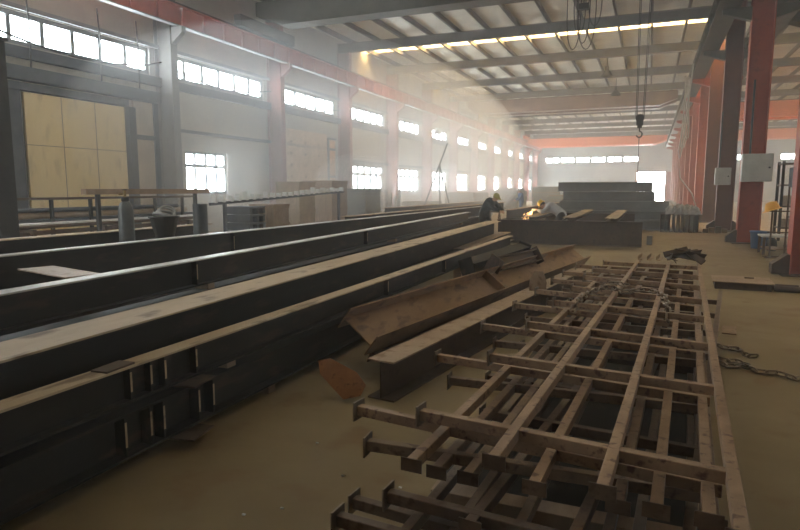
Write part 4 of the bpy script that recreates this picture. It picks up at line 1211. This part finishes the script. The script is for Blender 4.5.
J3 = dict(pelvis=(0, 0, 0.95), waist=(0.02, 0, 1.10), chest=(0.06, 0, 1.30), neck=(0.12, 0, 1.46), head=(0.17, 0, 1.57), face=(1, 0, -0.4), crown=(0.3, 0, 1),
          sh_l=(0.05, 0.20, 1.36), sh_r=(0.05, -0.20, 1.36), el_l=(0.14, 0.26, 1.10), el_r=(0.14, -0.26, 1.10), wr_l=(0.36, 0.18, 1.02), wr_r=(0.36, -0.18, 1.02),
          hip_l=(0, 0.10, 0.92), hip_r=(0, -0.10, 0.92), kn_l=(0.03, 0.11, 0.49), kn_r=(0.03, -0.11, 0.49), an_l=(0, 0.12, 0.09), an_r=(0, -0.12, 0.09))
person((-7.5, 38.3, 0), R(200), 'standing person in blue work clothes and pale cap, far down the hall', J3, 'bluecloth', 'bluecloth', 0.014, hat='cap', hatmat='palecloth')
# grinder in the stooping worker's hands and the sparks
T2 = Matrix.Translation((-3.05, 21.3, 0)) @ Matrix.Rotation(R(172), 4, 'Z')
gp = T2 @ V(0.64, 0.0, 0.99)
g = thing('angle_grinder', gp, 'small dark grinder held by the stooping worker in the pale jacket', 'tool')
MB().cyl(T2 @ V(0.58, 0.06, 0.965), T2 @ V(0.66, -0.10, 0.985), 0.032, n=12).build('grip', 'black', g)
dc = T2 @ V(0.72, -0.02, 0.96)
MB().cyl(dc + V(0, -0.004, 0), dc + V(0, 0.004, 0), 0.062, n=20).build('disc', 'girt', g)
MB().cyl(T2 @ V(0.64, -0.03, 0.98), dc, 0.022, n=10).build('gear_head', 'paleg', g)
m = MB()
rs = random.Random(3)
o0 = dc + V(-0.04, 0, -0.03)
for i in range(170):
    a = rs.gauss(PI * 1.14, 0.5)
    e = rs.gauss(-0.85, 0.35)
    L0 = abs(rs.gauss(0, 0.17)) + 0.01
    d_ = V(math.cos(a) * math.cos(e), math.sin(a) * math.cos(e) * 0.8, math.sin(e))
    p0 = o0 + d_ * L0 + V(0, 0, -0.35 * L0 * L0)
    if p0.z < 0.02:
        continue
    m.bar(p0, p0 + d_ * rs.uniform(0.015, 0.06), 0.003, 0.003)
sp = m.build('sparks', 'spark')
sp['kind'] = 'stuff'
sp['label'] = 'shower of orange sparks from the grinder over the brown girder'
sp['category'] = 'sparks'

# bits of litter on the floor
for i, (x, y) in enumerate(((-1.75, 2.55), (-1.9, 2.42), (-1.62, 3.0), (-2.0, 3.35), (-1.25, 3.0))):
    tag(MB().box((x, y, 0), (x + 0.018, y + 0.012, 0.006), None).build('metal_chip', 'paleg'), 'tiny bright metal chip on the bare foreground floor', 'metal chip', 'bright chips on the floor')

# ------------------------------------------------------------------ haze
def fog(name, mb, dens, label, col=(1, 1, 1), aniso=0.0):
    o = mb.build(name, fog_mat(name, dens, col, aniso))
    o['kind'] = 'stuff'
    o['label'] = label
    o['category'] = 'haze'
    return o
fog('haze', MB().box((XL + 0.02, Y0 + 0.05, 0.02), (XR - 0.02, Y1 - 0.02, ZR - 0.02)), 0.007, 'thin welding haze filling the whole hall', (0.97, 0.98, 1.0))
fog('smoke', MB().ball((-13.3, 31, 3.6), (6.6, 20, 5.2), 28), 0.05, 'denser pale smoke hanging along the window wall', (0.97, 0.98, 1.0))

fog('smoke_puff', MB().ball((-11.6, 23.2, 1.9), (1.5, 2.6, 1.3), 24), 0.16, 'bright puff of smoke over the far end of the crate row')
# ------------------------------------------------------------------ light
wd = bpy.data.worlds.new('sky')
S.world = wd
wd.use_nodes = True
bg = wd.node_tree.nodes['Background']
bg.inputs[0].default_value = (0.90, 0.96, 1.0, 1)
bg.inputs[1].default_value = 42.0
def portal(name, c, rot, sx, sy):
    l = bpy.data.lights.new(name, 'AREA')
    l.shape = 'RECTANGLE'
    l.size, l.size_y = sx, sy
    l.cycles.is_portal = True
    o = bpy.data.objects.new(name, l)
    COL.objects.link(o)
    o.location = c
    o.rotation_euler = rot
    return o
yc, yl = (CY[0] + CY[-1]) / 2, CY[-1] - CY[0]
portal('upper_daylight', (XL - 0.3, yc, (up0 + up1) / 2), (0, -PI / 2, 0), up1 - up0, yl)
portal('lower_daylight', (XL - 0.3, (29.7 + CY[-1]) / 2, (lo0 + lo1) / 2), (0, -PI / 2, 0), lo1 - lo0, CY[-1] - 29.7)
portal('single_window_daylight', (XL - 0.3, 19.05, (lo0 + lo1) / 2), (0, -PI / 2, 0), lo1 - lo0, 2.5)
portal('right_daylight', (XR + 0.3, yc, (rz0 + rz1) / 2), (0, PI / 2, 0), rz1 - rz0, yl)
portal('far_daylight', (2.5, Y1 + 0.3, (fz0 + fz1) / 2), (-PI / 2, 0, 0), 34, fz1 - fz0)
portal('far_door_daylight', (0.02, Y1 + 0.35, dz / 2), (-PI / 2, 0, 0), 3.7, dz)
portal('added_gap_daylight', (-15.1, Y0 - 0.3, nz / 2), (PI / 2, 0, 0), 1.2, nz)
for a, b in slots:
    portal('skylight_daylight', ((XL + XR) / 2, (a + b) / 2, ZR + 0.2), (0, 0, 0), XR - XL, b - a)
lp = bpy.data.lights.new('grinding_glow', 'POINT')
lp.energy = 12
lp.color = (1.0, 0.55, 0.22)
lp.shadow_soft_size = 0.06
lo_ = bpy.data.objects.new('grinding_glow', lp)
COL.objects.link(lo_)
lo_.location = o0 + V(-0.05, -0.05, 0.05)

# ------------------------------------------------------------------ render look
cy = S.cycles
cy.use_denoising = True
try:
    cy.denoiser = 'OPENIMAGEDENOISE'
    cy.denoising_input_passes = 'RGB_ALBEDO_NORMAL'
except Exception:
    pass
cy.max_bounces = 8
cy.diffuse_bounces = 5
cy.glossy_bounces = 3
cy.transmission_bounces = 4
cy.transparent_max_bounces = 12
cy.volume_bounces = 1
cy.sample_clamp_indirect = 6
cy.caustics_reflective = False
cy.caustics_refractive = False
S.view_settings.view_transform = 'Standard'
S.view_settings.look = 'None'
S.view_settings.exposure = 0.0
S.view_settings.gamma = 1.0
S.view_settings.use_curve_mapping = False
